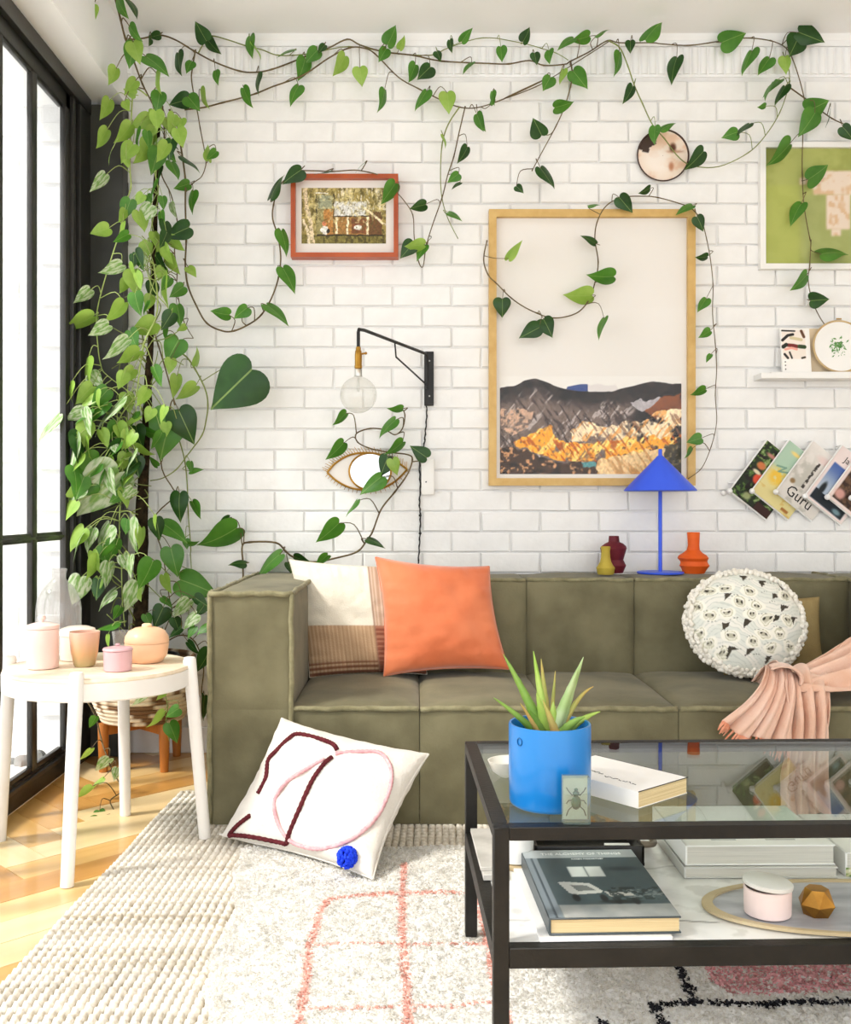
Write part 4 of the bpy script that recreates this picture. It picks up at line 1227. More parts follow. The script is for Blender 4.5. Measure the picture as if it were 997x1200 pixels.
# ------------------------------------------------------------------ things on the wall
def wx(px): return (px - VX) / 287.07
def wz(py): return HC + (VY - py) / 287.07
WF = 4.092                  # face of the bricks
def picture(name, label, x0, x1, y0, y1, fw, depth, mframe, mback, inner=None):
    """frame of four bars hung flat on the bricks; pixel bounds measured on the wall"""
    xa, xb, za, zb = wx(x0), wx(x1), wz(y1), wz(y0)
    yf = WF - depth
    k = yf / YW
    xa, xb = xa * k, xb * k; za, zb = HC + (za - HC) * k, HC + (zb - HC) * k
    t = thing(name, label, 'picture', ((xa + xb) / 2, WF, za))
    def bar(poly):
        mb = MB(); n = 4
        f = [(x, yf, z) for x, z in poly]; b = [(x, WF - .001, z) for x, z in poly]
        mb.add(f + b, [(0, 1, 2, 3), (4, 7, 6, 5), (0, 4, 5, 1), (1, 5, 6, 2), (2, 6, 7, 3), (3, 7, 4, 0)])
        part('frame_bar', mb, mframe, t, smooth=False)
    bar([(xa, za), (xb, za), (xb - fw, za + fw), (xa + fw, za + fw)])
    bar([(xb, za), (xb, zb), (xb - fw, zb - fw), (xb - fw, za + fw)])
    bar([(xb, zb), (xa, zb), (xa + fw, zb - fw), (xb - fw, zb - fw)])
    bar([(xa, zb), (xa, za), (xa + fw, za + fw), (xa + fw, zb - fw)])
    yb = yf + min(depth * .6, .028)
    part('mat_board', MB().box((xa + fw * .7, yb, za + fw * .7), (xb - fw * .7, WF - .002, zb - fw * .7)), mback, t, smooth=False)
    return t, (xa, xb, za, zb, yb)
def pic_M(x0, y1, yb):
    """lower left corner of a print, photo position -> frame on the plane y=yb"""
    p = P(x0, y1, yb)
    return frame_M(Vector((p.x, yb - .0012, p.z)), Vector((1, 0, 0)), Vector((0, 0, 1)), Vector((0, -1, 0)))
M_oak = mat('light oak frame', (216, 180, 112), (202, 162, 92), rough=.45, nscale=6, stretch=(3, 3, 3))
M_redw = mat('red cedar frame', (186, 86, 40), (164, 70, 30), rough=.4, nscale=6, coat=.1)
M_wfr = mat('white frame paint', (242, 240, 235), rough=.45)
M_board = mat('off white mat board', (238, 233, 226), (234, 229, 221), rough=.7, nscale=2)

# large mountain print
t, (xa, xb, za, zb, yb) = picture('framed_print', 'large oak framed print of orange and black mountains', 573, 815, 245, 569, .030, .040, M_oak, M_board)
def mountains(U, V):
    x = 60 + U * 815; y = 520 - V * 440          # in the coordinates of the measured crop
    rid = np.interp(x, [60, 90, 130, 170, 220, 270, 330, 420, 520, 560, 620, 680, 740, 780, 820, 875], [134, 128, 122, 100, 90, 108, 132, 148, 150, 150, 132, 118, 104, 106, 114, 114])
    x0_, y0_ = x, y
    rid = rid + 5 * (fbm(x / 22, x * 0, 3, 3) - .5)
    far = np.interp(x, [60, 340, 360, 420, 450, 470, 500, 540, 580, 600, 875], [600, 600, 128, 116, 116, 122, 112, 124, 118, 150, 600])
    n1 = fbm(x / 40, y / 40, 4, 5); n2 = fbm(x / 14, y / 14, 9, 4); st_k = fbm((x + y * .8) / 16, (x - y) / 90, 12, 4); st2 = fbm((x - y * .7) / 14, (x + y) / 80, 14, 4)
    c = solid(U, (240, 236, 229))
    d = y - rid
    m_ = (d > 0).astype(float)
    x = x + 46 * (fbm(x0_ / 34, y0_ / 34, 81, 4) - .5); y = y + 34 * (fbm(x0_ / 30 + 9, y0_ / 30, 83, 4) - .5)
    c = rgbmix(c, (226, 220, 216), (y0_ > far).astype(float)); c = rgbmix(c, (62, 82, 140), ((y0_ > far) & (x0_ < 455)).astype(float))
    base = rgbmix(solid(U, (26, 24, 24)), (58, 50, 47), ss(n2, .4, .7))
    base = rgbmix(base, (112, 96, 88), ss(d + 60 * (st2 - .5), 30, 95) * (1 - ss(x, 600, 700)))
    base = rgbmix(base, (188, 176, 170), ss(st_k, .60, .68) * ss(d, 25, 70) * (1 - ss(x, 620, 700)) * .75)
    base = rgbmix(base, (50, 42, 40), ss(st2, .56, .66) * .7)
    # right valley, pale slope and rust hill
    base = rgbmix(base, (170, 164, 166), inside(x, y, [(640, 198), (780, 176), (800, 190), (720, 240), (700, 245)]).astype(float))
    base = rgbmix(base, (132, 76, 46), inside(x, y, [(715, 240), (760, 200), (820, 175), (880, 165), (880, 300), (760, 270)]).astype(float) * (.6 + .6 * n2))
    # left pinkish rock
    base = rgbmix(base, (196, 160, 134), inside(x, y, [(55, 235), (140, 230), (210, 250), (190, 300), (120, 350), (55, 320)]).astype(float) * ss(n2, .35, .6))
    # cream ridges
    cream = inside(x, y, [(380, 330), (420, 280), (480, 300), (560, 310), (620, 275), (700, 285), (770, 240), (880, 230), (880, 350), (760, 400), (520, 370), (380, 380)])
    base = rgbmix(base, (236, 214, 176), cream * ss(n1 + .3 * n2, .45, .66)); base = rgbmix(base, (216, 150, 76), cream * ss(st_k, .52, .62) * .8)
    base = rgbmix(base, (130, 90, 66), cream * ss(st2, .6, .68) * .7)
    # orange band
    ob_ = inside(x, y, [(120, 380), (170, 350), (290, 300), (330, 370), (420, 385), (600, 362), (730, 345), (800, 355), (880, 335), (880, 372), (770, 412), (640, 440), (520, 455), (420, 470), (340, 460), (200, 420)])
    base = rgbmix(base, (238, 160, 48), ob_ * ss(n1, .3, .5)); base = rgbmix(base, (250, 206, 112), ob_ * ss(st_k, .54, .64)); base = rgbmix(base, (176, 84, 28), ob_ * ss(st2, .58, .66) * .85)
    base = rgbmix(base, (120, 76, 48), ob_ * ss(n2, .68, .76))
    # pale flats and dark scrub
    fl_ = inside(x, y, [(500, 455), (640, 430), (790, 405), (860, 380), (800, 520), (500, 520)])
    base = rgbmix(base, (240, 204, 146), fl_ * .9); base = rgbmix(base, (196, 146, 90), fl_ * ss(st2, .5, .62))
    sc = inside(x, y, [(55, 405), (130, 400), (210, 430), (340, 470), (440, 460), (500, 490), (500, 525), (55, 525)])
    base = rgbmix(base, (62, 44, 32), sc * .95); base = rgbmix(base, (190, 140, 96), sc * ss(n2, .55, .66)); base = rgbmix(base, (36, 28, 24), sc * ss(n1, .55, .65))
    rs_ = inside(x, y, [(790, 400), (880, 360), (880, 525), (820, 525)])
    base = rgbmix(base, (58, 52, 38), rs_ * .95); base = rgbmix(base, (120, 104, 70), rs_ * ss(n2, .58, .68))
    base = rgbmix(base, (84, 140, 140), inside(x, y, [(425, 472), (490, 466), (495, 490), (445, 494)]).astype(float))
    base = base * (.86 + .34 * fbm(x0_ / 7, y0_ / 9, 85, 3))[..., None] * 1.06
    return c * (1 - m_[..., None]) + base * m_[..., None]
kx = lambda q: 570 + q / 3.835
ky = lambda q: 420 + q / 3.835
pM = pic_M(kx(60), ky(520), yb); s_ = yb / F
print_panel('print', t, pM, 815 / 3.835 * s_, 440 / 3.835 * s_, 330, 180, mountains)
part('glass', MB().box((xa + .024, yb - .012, za + .024), (xb - .024, yb - .010, zb - .024)), glass_mat('picture glass', r0=.008, gain=.06), t, smooth=False)

# small red framed photograph
t, (xa, xb, za, zb, yb) = picture('framed_photo', 'red cedar framed photograph of a timber house among trees', 340.5, 466.5, 203.5, 301, .018, .055, M_redw, M_board)
def house(U, V):
    x = 137 + U * 580; y = 560 - V * 382
    x = x + 16 * (fbm(U * 22, V * 16, 91, 3) - .5); y = y + 12 * (fbm(U * 20 + 7, V * 16, 93, 3) - .5)
    n1 = fbm(x / 40, y / 40, 21, 5); n2 = fbm(x / 14, y / 30, 23, 4)
    c = rgbmix(solid(U, (156, 138, 74)), (206, 190, 130), ss(n1, .4, .7)); c = rgbmix(c, (92, 82, 38), ss(n2, .55, .7) * .8)
    c = rgbmix(c, (240, 232, 206), ss(fbm(x / 10, y / 40, 25, 3), .56, .68) * (y < 330) * (x > 380) * .8)
    c = rgbmix(c, (120, 112, 52), (y > 500) * .8); c = rgbmix(c, (84, 76, 36), (y > 500) * ss(n2, .5, .65))
    box_ = rect(x, y, 240, 360, 225, 500, 3); c = rgbmix(c, (150, 140, 90), box_ * .9); c = rgbmix(c, (186, 130, 66), rect(x, y, 290, 360, 320, 500, 3)); c = rgbmix(c, (160, 166, 140), rect(x, y, 250, 350, 230, 320, 3) * .8)
    c = rgbmix(c, (40, 36, 24), rect(x, y, 236, 243, 225, 400, 2)); c = rgbmix(c, (60, 52, 30), rect(x, y, 356, 362, 215, 500, 2)); c = rgbmix(c, (240, 236, 220), rect(x, y, 235, 320, 210, 218, 2))
    c = rgbmix(c, (222, 220, 212), rect(x, y, 364, 580, 270, 370, 4) * ss(n1, .25, .5))
    c = rgbmix(c, (170, 124, 66), rect(x, y, 364, 690, 372, 500, 3)); c = rgbmix(c, (130, 78, 46), rect(x, y, 480, 580, 385, 490, 3)); c = rgbmix(c, (96, 64, 36), rect(x, y, 600, 690, 340, 500, 3) * .8)
    c = rgbmix(c, (50, 42, 26), rect(x, y, 364, 600, 368, 375, 2)); c = rgbmix(c, (50, 42, 26), rect(x, y, 240, 700, 498, 508, 2))
    for px_ in (378, 455, 590): c = rgbmix(c, (238, 226, 190), rect(x, y, px_ - 7, px_ + 7, 376, 498, 2))
    c = rgbmix(c, (244, 240, 230), blob(x, y, 295, 470, 26, 30)); c = rgbmix(c, (210, 130, 90), blob(x, y, 292, 425, 14, 16)); c = rgbmix(c, (244, 238, 224), blob(x, y, 525, 450, 30, 16)); c = rgbmix(c, (40, 36, 30), blob(x, y, 320, 474, 12, 16))
    tr_ = dist_poly(x, y, [(160, 180), (175, 330), (200, 420), (215, 560)]); c = rgbmix(c, (226, 206, 170), 1 - ss(tr_, 10, 18)); tr_ = dist_poly(x, y, [(150, 400), (180, 480), (190, 560)]); c = rgbmix(c, (236, 220, 186), 1 - ss(tr_, 7, 13))
    tr_ = dist_poly(x, y, [(570, 320), (640, 370), (690, 420), (717, 432)]); c = rgbmix(c, (240, 222, 184), 1 - ss(tr_, 5, 10))
    c = rgbmix(c, (222, 208, 150), ss(fbm(x / 16, y / 24, 95, 3), .58, .66) * (y < 420) * .6); c = rgbmix(c, (96, 84, 40), ss(fbm(x / 12, y / 16, 97, 3), .60, .68) * .55)
    return c * (.8 + .4 * fbm(x / 9, y / 9, 99, 2))[..., None]
pM = pic_M(330 + 137 / 5.865, 190 + 560 / 5.865, yb); s_ = yb / F
print_panel('print', t, pM, 580 / 5.865 * s_, 382 / 5.865 * s_, 220, 150, house)

# green abstract at the right
t, (xa, xb, za, zb, yb) = picture('framed_print', 'white framed green abstract print at the right edge', 891, 1062, 166, 315, .022, .030, M_wfr, M_board)
def green(U, V):
    x = 895 + U * 162; y = 308 - V * 138
    n = fbm(x / 22, y / 22, 41, 4)
    c = rgbmix(solid(U, (154, 160, 82)), (172, 178, 100), ss(n, .35, .65)); c = rgbmix(c, (176, 184, 92), rect(x, y, 895, 935, 215, 308, 3) * .7); c = rgbmix(c, (164, 172, 116), rect(x, y, 940, 1060, 225, 308, 6) * .5)
    blk = ss(fbm(x / 7, y / 7, 43, 2), .3, .5)
    for r_ in ((952, 1060, 198, 226), (968, 996, 226, 267), (936, 960, 206, 214), (974, 985, 267, 275)):
        m_ = rect(x, y, *r_, 2)
        c = rgbmix(c, (222, 186, 150), m_ * .95); c = rgbmix(c, (234, 220, 206), m_ * blk * .8)
    return c
pM = pic_M(897, 309, yb); s_ = yb / F
print_panel('print', t, pM, 158 * s_, 136 * s_, 90, 80, green)

# round plate
pl = thing('wall_plate', 'round cream and brown plate with a dark rim hung on the bricks', 'plate', (wx(775), WF, wz(216)))
cx, cz_ = wx(775), wz(184.5); R0 = .1065
Mpl = frame_M(Vector((cx, WF - .001, cz_)), Vector((1, 0, 0)), Vector((0, 0, 1)), Vector((0, -1, 0)))
part('rim', MB().lathe([(.07, .0), (.098, .004), (R0, .016), (R0, .019), (R0 - .005, .019), (R0 - .007, .012), (.08, .010)], 56, M=Mpl), mat('dark brown rim', (66, 44, 34), rough=.4), pl)
mb = MB()
rs_ = np.linspace(.001, R0 - .006, 26)
mb.grid([[Mpl @ Vector((r * math.cos(a), r * math.sin(a), .0125 + .003 * (r / R0) ** 2)) for a in np.linspace(0, 2 * math.pi, 90, endpoint=False)] for r in rs_], closed_u=True)
A_, R_ = np.meshgrid(np.linspace(0, 2 * math.pi, 90, endpoint=False), rs_ / R0)
xx = (R_ * np.cos(A_)).ravel(); yy = (R_ * np.sin(A_)).ravel(); n1 = fbm(xx * 3 + 7, yy * 3, 51, 4)
c = rgbmix(solid(xx, (240, 222, 204)), (232, 196, 168), ss(n1, .45, .65)); c = rgbmix(c, (250, 240, 230), blob(xx, yy, -.2, -.2, .5, .5, .6) * .8)
c = rgbmix(c, (66, 50, 42), inside(xx, yy, [(-1, .25), (-.85, .9), (-.3, .9), (-.25, .45), (-.5, .3), (-.55, .1), (-.9, .2)]).astype(float))
c = rgbmix(c, (90, 52, 34), blob(xx, yy, .38, .30, .12, .16, .5)); c = rgbmix(c, (190, 130, 96), blob(xx, yy, .32, -.42, .09, .16, .6)); c = rgbmix(c, (170, 120, 90), blob(xx, yy, .5, .15, .3, .05, .6) * .7)
mb.c = lin(np.clip(c, 0, 255))
part('glazed_face', mb, PRINT, pl, angle=None)

# shelf with card and hoop
ys_ = YW - .10
sh = solo('wall_shelf', MB().rbox((wx(882), ys_, 1.512), (2.35, WF, 1.535), .002).box((wx(895), ys_ + .02, 1.535), (2.34, ys_ + .026, 1.541)), M_wfr, 'slim white picture ledge on the right of the wall', 'shelf')
zs_ = 1.5355
k = (ys_ + .035) / F
cd = thing('art_card', 'white card with abstract black and pink shapes on the ledge', 'card', (1.56, ys_ + .035, zs_))
cx0, cx1 = (917 - VX) * k, (951 - VX) * k; ch = 55 * k
lean = Matrix.Rotation(math.radians(-8), 4, 'X')
Mc = Matrix.Translation((cx0, ys_ + .036, zs_ + .0003)) @ lean
part('backing', MB().box((0, 0, 0), (cx1 - cx0, .012, ch), M=Mc), M_paper, cd, smooth=False)
def card(U, V):
    x = 320 + U * 285; y = 690 - V * 470
    c = solid(U, (246, 243, 238))
    c = rgbmix(c, (240, 222, 206), rect(x, y, 330, 560, 240, 540, 4) * .6)
    for pts_, col_, w_ in (([(335, 245), (460, 250)], (30, 28, 26), 8), ([(335, 345), (390, 295), (440, 285)], (34, 32, 30), 14), ([(525, 250), (548, 310)], (96, 60, 36), 14), ([(340, 410), (370, 395), (440, 400), (480, 410)], (120, 40, 36), 18), ([(340, 415), (370, 390)], (30, 40, 30), 18), ([(500, 410), (548, 415)], (50, 74, 40), 20), ([(360, 440), (420, 425), (470, 440)], (236, 168, 150), 12), ([(350, 490), (380, 530)], (30, 28, 26), 12), ([(400, 470), (420, 530)], (40, 36, 30), 9), ([(520, 530), (548, 522)], (60, 50, 40), 10), ([(420, 320), (520, 340)], (214, 200, 160), 16)):
        c = rgbmix(c, col_, 1 - ss(dist_poly(x, y, pts_), w_ - 3, w_ + 3))
    for yy_ in (570, 606, 645): c = rgbmix(c, (60, 56, 52), blob(x, y, 352, yy_, 6, 7, .4))
    return c
print_panel('print', cd, Mc @ frame_M(Vector((0, -.0006, 0)), Vector((1, 0, 0)), Vector((0, 0, 1)), Vector((0, -1, 0))), cx1 - cx0, ch, 70, 110, card)
bc = solo('wood_panel', MB().rbox(((945 - VX) * (ys_ + .07) / F, ys_ + .062, zs_), (1.80, ys_ + .07, zs_ + .185), .001, M=None), mat('pale plywood', (224, 204, 172), (212, 190, 156), rough=.6, nscale=5), 'pale plywood board behind the embroidery hoop on the ledge', 'panel')
hp = thing('embroidery_hoop', 'round embroidery hoop with a green plant stitched on white', 'hoop', ((984 - VX) * k, ys_ + .045, zs_))
hr = 31.5 * k
Mh = Matrix.Translation(((984.5 - VX) * k, ys_ + .04, zs_ + hr * 1.0 + .002)) @ Matrix.Rotation(math.radians(-7), 4, 'X') @ frame_M(Vector((0, 0, 0)), Vector((1, 0, 0)), Vector((0, 0, 1)), Vector((0, -1, 0)))
part('ring', MB().tube([Mh @ Vector((hr * .975 * math.cos(a), hr * .975 * math.sin(a), 0)) for a in np.linspace(0, 2 * math.pi, 60, endpoint=False)], .0042, 8, closed=True), mat('bamboo hoop', (206, 180, 134), (190, 160, 112), rough=.5, nscale=20), hp)
part('screw', MB().tube([Mh @ Vector((-.008, hr + .006, 0)), Mh @ Vector((.012, hr + .006, 0))], .003, 8), mat('brass screw', (190, 160, 90), rough=.35, metal=.8), hp)
part('linen', MB().lathe([(0, -.001), (hr * .95, -.001), (hr * .95, .001), (0, .001)], 50, M=Mh), M_paper, hp)
mb = MB(); r7 = random.Random(2)
for kk in range(64):
    a = r7.uniform(0, 2 * math.pi); r_ = abs(r7.gauss(0, .021)); q = Vector((-.004 + r_ * math.cos(a) * 1.1, .002 + r_ * math.sin(a) * .8, .0014))
    a2 = r7.uniform(0, 6.28); l_ = r7.uniform(.006, .011)
    d = Vector((math.cos(a2), math.sin(a2), 0)) * l_; e = Vector((-d.y, d.x, 0)) * .35
    mb.add([Mh @ (q - d), Mh @ (q - e + Vector((0, 0, .001))), Mh @ (q + d), Mh @ (q + e + Vector((0, 0, .001)))], [(0, 1, 2, 3)])
for kk in range(14):
    q = Vector((r7.uniform(-.03, .022), r7.uniform(-.04, -.012), .0014)); a2 = r7.uniform(0, 6.28); d = Vector((math.cos(a2), math.sin(a2), 0)) * .004; e = Vector((-d.y, d.x, 0)) * .4
    mb.add([Mh @ (q - d), Mh @ (q - e), Mh @ (q + d), Mh @ (q + e)], [(0, 1, 2, 3)])
part('stitched_plant', mb, mat('green thread', (84, 138, 70), (126, 172, 108), rough=.8, nscale=120), hp, smooth=False)

# magazine rack: slanted magazines held by white wire pegs
rack = thing('magazine_rack', 'white wire wall rack holding slanted magazines', 'rack', (1.55, WF, wz(600)))
M_wire = mat('white wire', (246, 245, 242), rough=.35)
up_v = Vector((43, 0, 58)).normalized(); rt_v = Vector((58, 0, -43)).normalized()
tilt = math.radians(9)
corners = [(855, 575), (881, 575), (909, 576), (943, 581), (969, 582), (997, 583), (1025, 584)]
MW, MH = .200, .255
def mag_cover(kind):
    def f(U, V):
        n = fbm(U * 6, V * 8, 60 + kind, 4); n2 = fbm(U * 14, V * 18, 66 + kind, 3)
        if kind == 0:
            c = rgbmix(solid(U, (34, 46, 28)), (84, 116, 52), ss(n2, .48, .6)); c = rgbmix(c, (150, 170, 110), ss(n2, .66, .72)); c = rgbmix(c, (30, 24, 24), ss(fbm(U * 9, V * 12, 3, 3), .55, .65))
            c = rgbmix(c, (206, 120, 70), blob(U, V, .22, .62, .10, .06, .3)); c = rgbmix(c, (222, 84, 56), blob(U, V, .34, .42, .12, .09, .2)); c = rgbmix(c, (196, 132, 120), blob(U, V, .30, .84, .14, .03, .5)); c = rgbmix(c, (228, 220, 186), blob(U, V, .22, .5, .1, .03, .4))
            c = rgbmix(c, (60, 34, 30), rect(U, V, .62, 1, 0, .14)); c = rgbmix(c, (190, 200, 140), blob(U, V, .35, .1, .09, .06, .4) * .8)
        elif kind == 1:
            c = rgbmix(solid(U, (228, 214, 150)), (178, 206, 182), ss(V + .15 * (n - .5), .38, .62)); c = rgbmix(c, (240, 196, 70), blob(U, V, .25, .42, .18, .13, .5) * ss(n2, .3, .5)); c = rgbmix(c, (120, 160, 140), (1 - ss(dist_poly(U, V, [(.1, .56), (.3, .62), (.2, .5), (.45, .6)]), .008, .02)))
            c = rgbmix(c, (240, 214, 130), blob(U, V, .3, .88, .12, .03, .5)); c = rgbmix(c, (216, 176, 90), (V < .2) * ss(n, .5, .6) * .6); c = rgbmix(c, (170, 110, 50), rect(U, V, .72, .9, .04, .09))
        elif kind == 2:
            c = rgbmix(solid(U, (226, 220, 212)), (196, 192, 182), ss(n, .45, .65)); c = rgbmix(c, (240, 234, 228), ss(V, .6, .9) * .8); c = rgbmix(c, (60, 56, 54), rect(U, V, .36, .43, .30, .78) * ss(fbm(U * 20, V * 26, 4, 2), .45, .55)); c = rgbmix(c, (150, 120, 80), blob(U, V, .14, .3, .06, .04, .4)); c = rgbmix(c, (236, 206, 200), blob(U, V, .5, .85, .2, .06, .6) * .7)
        elif kind == 3:
            c = solid(U, (242, 226, 222)); g = rgbmix(solid(U, (70, 100, 170)), (176, 190, 206), ss(V, .75, .3)); k_ = rect(U, V, .07, .93, .04, .72); c = c * (1 - k_[..., None]) + g * k_[..., None]
            c = rgbmix(c, (30, 40, 48), k_ * (V < .16 + .12 * n)); c = rgbmix(c, (26, 34, 38), blob(U, V, .2, .26, .06, .12, .4)); c = rgbmix(c, (120, 150, 160), blob(U, V, .75, .1, .1, .04, .5))
        else:
            c = solid(U, (242, 224, 218)); k_ = rect(U, V, .07, .93, .05, .72); g = rgbmix(solid(U, (56, 40, 34)), (108, 80, 60), ss(n2, .4, .65)); c = c * (1 - k_[..., None]) + g * k_[..., None]; c = rgbmix(c, (212, 160, 150), blob(U, V, .18, .16, .12, .08, .4)); c = rgbmix(c, (196, 206, 190), blob(U, V, .7, .3, .2, .2, .6) * (kind == 5))
        return c
    return f
mlabels = ['dark green floral magazine at the left end of the wall rack', 'pale green and yellow magazine second in the wall rack', 'white grey magazine with large black lettering in the wall rack', 'pink edged magazine with a blue sky photograph in the wall rack', 'magazine with a dark brown photograph fifth in the wall rack', 'brown magazine at the right end of the wall rack']
for i in range(6):
    px_, py_ = corners[i]
    c0 = P(px_, py_, WF - .045)
    n_v = Vector((0, -1, 0))
    # turn about the left edge so that the right edge leans on the wall
    r_v = (rt_v * math.cos(tilt) + Vector((0, 1, 0)) * math.sin(tilt)).normalized()
    n_v = up_v.cross(r_v).normalized()
    if n_v.y > 0: n_v = -n_v
    MM = frame_M(c0, r_v, up_v, n_v)
    mg = thing('magazine', mlabels[i], 'magazine', c0, group='magazines in the wall rack')
    part('pages', MB().rbox((0, 0, -.005), (MW, MH, 0), .0008, 1, M=MM), M_paper, mg)
    print_panel('cover_print', mg, MM @ Matrix.Translation((.0015, .0015, .0004)), MW - .003, MH - .003, 60, 76, mag_cover(i))
    if i == 2:
        Rt = Matrix.Rotation(math.radians(0), 4, 'Z')
        text_part('title', 'Guru', MM @ Matrix.Translation((.030, .020, .0009)) @ Rt, .062, M_ink, mg)
    if i == 3:
        text_part('title', 'Ja', MM @ Matrix.Translation((.045, .205, .0009)), .036, M_ink, mg)
    # wire pocket: along the left and lower edges, ball end at the corner
    o1 = MM @ Vector((-.004, -.004, .004)); o2 = MM @ Vector((-.004, MH * .98, .004)); o3 = MM @ Vector((MW * .98, -.004, .004)); ow = Vector((o1.x, WF, o1.z)); 
    pg = part('wire_pocket', MB().tube([o2, o1, o3], .0028, 6).tube([o3, Vector((o3.x, WF, o3.z + .01))], .0028, 6).tube([o2, Vector((o2.x, WF, o2.z))], .0028, 6), M_wire, rack)
    part('ball_end', MB().ball(o1 + n_v * .008, .0115, 14, 10), M_wire, pg)
part('ball_end', MB().ball(P(848, 578, WF - .02), .0105, 14, 10).tube([P(848, 578, WF - .02), P(848, 578, WF)], .003, 6), M_wire, rack)
part('rail', MB().tube([Vector((wx(852), WF - .006, wz(566))), Vector((wx(1040), WF - .006, wz(566)))], .004, 8), M_wire, rack)

# swing arm wall lamp
lamp = thing('wall_lamp', 'black swing arm wall lamp with a bare globe bulb', 'lamp', (wx(502), WF, 1.41))
M_lb = mat('matt black metal', (28, 27, 26), rough=.5)
M_brass = mat('aged brass', (186, 142, 62), (164, 120, 48), rough=.32, metal=.9, nscale=30)
hx, hz = wx(500), 1.617
br_ = part('bracket', MB().rbox((wx(497), WF - .020, wz(476)), (wx(508), WF, wz(413)), .002, 1), M_lb, lamp)
for zz_ in (wz(424), wz(465)):
    part('screw', MB().lathe([(.0, 0), (.0035, 0), (.003, .0015), (0, .002)], 10, M=frame_M(Vector((wx(503), WF - .0205, zz_)), Vector((1, 0, 0)), Vector((0, 0, 1)), Vector((0, -1, 0)))), mat('steel screw', (180, 178, 172), rough=.3, metal=.8), br_)
E0 = Vector((hx, WF - .035, hz)); E1 = Vector((-.190, 3.50, hz + .004)); 
part('arm', MB().tube([E0 - Vector((0, 0, .10)), E0 - Vector((0, 0, .012)), E0 + (E1 - E0) * .02] + [E0.lerp(E1, s) for s in (.3, .6, .95)] + [E1 + Vector((-.004, -.008, -.004)), E1 + Vector((-.006, -.012, -.014)), E1 + Vector((-.006, -.012, -.070))], .0062, 8).tube([E0 - Vector((0, 0, .14)), E0 + Vector((0, 0, .01))], .0058, 8).box((hx - .006, WF - .036, hz - .02), (hx + .006, WF - .018, hz - .010)).box((hx - .006, WF - .036, hz - .13), (hx + .006, WF - .018, hz - .12)), M_lb, lamp)
bA = E0.lerp(E1, .52)
part('brace', MB().tube([bA, bA - Vector((0, 0, .055)) + (E0 - E1) * .02, E0 - Vector((0, 0, .125))], .0034, 6), M_lb, lamp)
LB = E1 + Vector((-.006, -.012, 0))
part('socket', MB().lathe([(.0075, 0), (.009, .004), (.009, .012), (.011, .014), (.0125, .03), (.0125, .064), (.0135, .066), (.0135, .074), (.010, .078)][::-1], 20, M=Matrix.Translation(LB - Vector((0, 0, .065))) @ Matrix.Diagonal((1, 1, -1, 1))).tube([LB + Vector((.008, 0, -.09)), LB + Vector((.024, -.003, -.088))], .0034, 8).ball(LB + Vector((.026, -.003, -.088)), .005, 10, 6), M_brass, lamp)
part('bulb_cap', MB().lathe([(.0125, 0), (.0125, .022), (.014, .024), (.012, .026)], 20, LB - Vector((0, 0, .168))), mat('nickel cap', (196, 194, 188), rough=.3, metal=.9), lamp)
bc_ = LB - Vector((0, 0, .232))
pf_ = [(max(1e-5, .0635 * math.sin(a)), -.0635 * math.cos(a)) for a in np.linspace(0, 2.86, 22)] + [(.0145, .064), (.0135, .068)]
bulb = part('bulb', MB().lathe(pf_, 36, bc_), glass_mat('clear bulb glass', (250, 250, 248), r0=.05, gain=.7, milky=((236, 234, 230), .10)), lamp)
part('filament_support', MB().tube([bc_ + Vector((0, 0, .06)), bc_ + Vector((0, 0, .01))], .004, 8).tube([bc_ + Vector((0, 0, .02)), bc_ + Vector((.012, 0, -.02)), bc_ + Vector((-.006, 0, -.03))], .0006, 4), glass_mat('clear stem glass', (244, 244, 242), r0=.1), bulb)
cord = [(499, 470), (500, 485), (498.5, 505), (497, 520), (493, 532), (491.5, 548), (492.5, 570), (491.5, 590), (492.5, 604), (492, 625), (491, 645), (489.5, 668), (488, 690)]
cp_ = catmull([P(a, b, WF - .009) for a, b in cord], 8)
part('cord', MB().tube([p + Vector((.0012 * math.sin(i * 1.5), .001 * math.cos(i * 1.5), 0)) for i, p in enumerate(cp_)], [.0030 if i % 3 else .0038 for i in range(len(cp_))], 6).ball(P(492.2, 604, WF - .009), .006, 8, 6).ball(P(492.2, 625, WF - .009), .006, 8, 6), M_lb, lamp)
sw = thing('junction_box', 'small white junction box on the bricks beside the lamp cord', 'box', (wx(500), WF, wz(580)))
part('body', MB().rbox((wx(493.5), WF - .028, wz(580)), (wx(508.5), WF, wz(538)), .003, 2), M_wfr, sw)
part('screw', MB().lathe([(0, 0), (.003, 0), (.0025, .001), (0, .0015)], 10, M=frame_M(Vector((wx(499), WF - .0285, wz(565))), Vector((1, 0, 0)), Vector((0, 0, 1)), Vector((0, -1, 0)))), M_steel, sw)

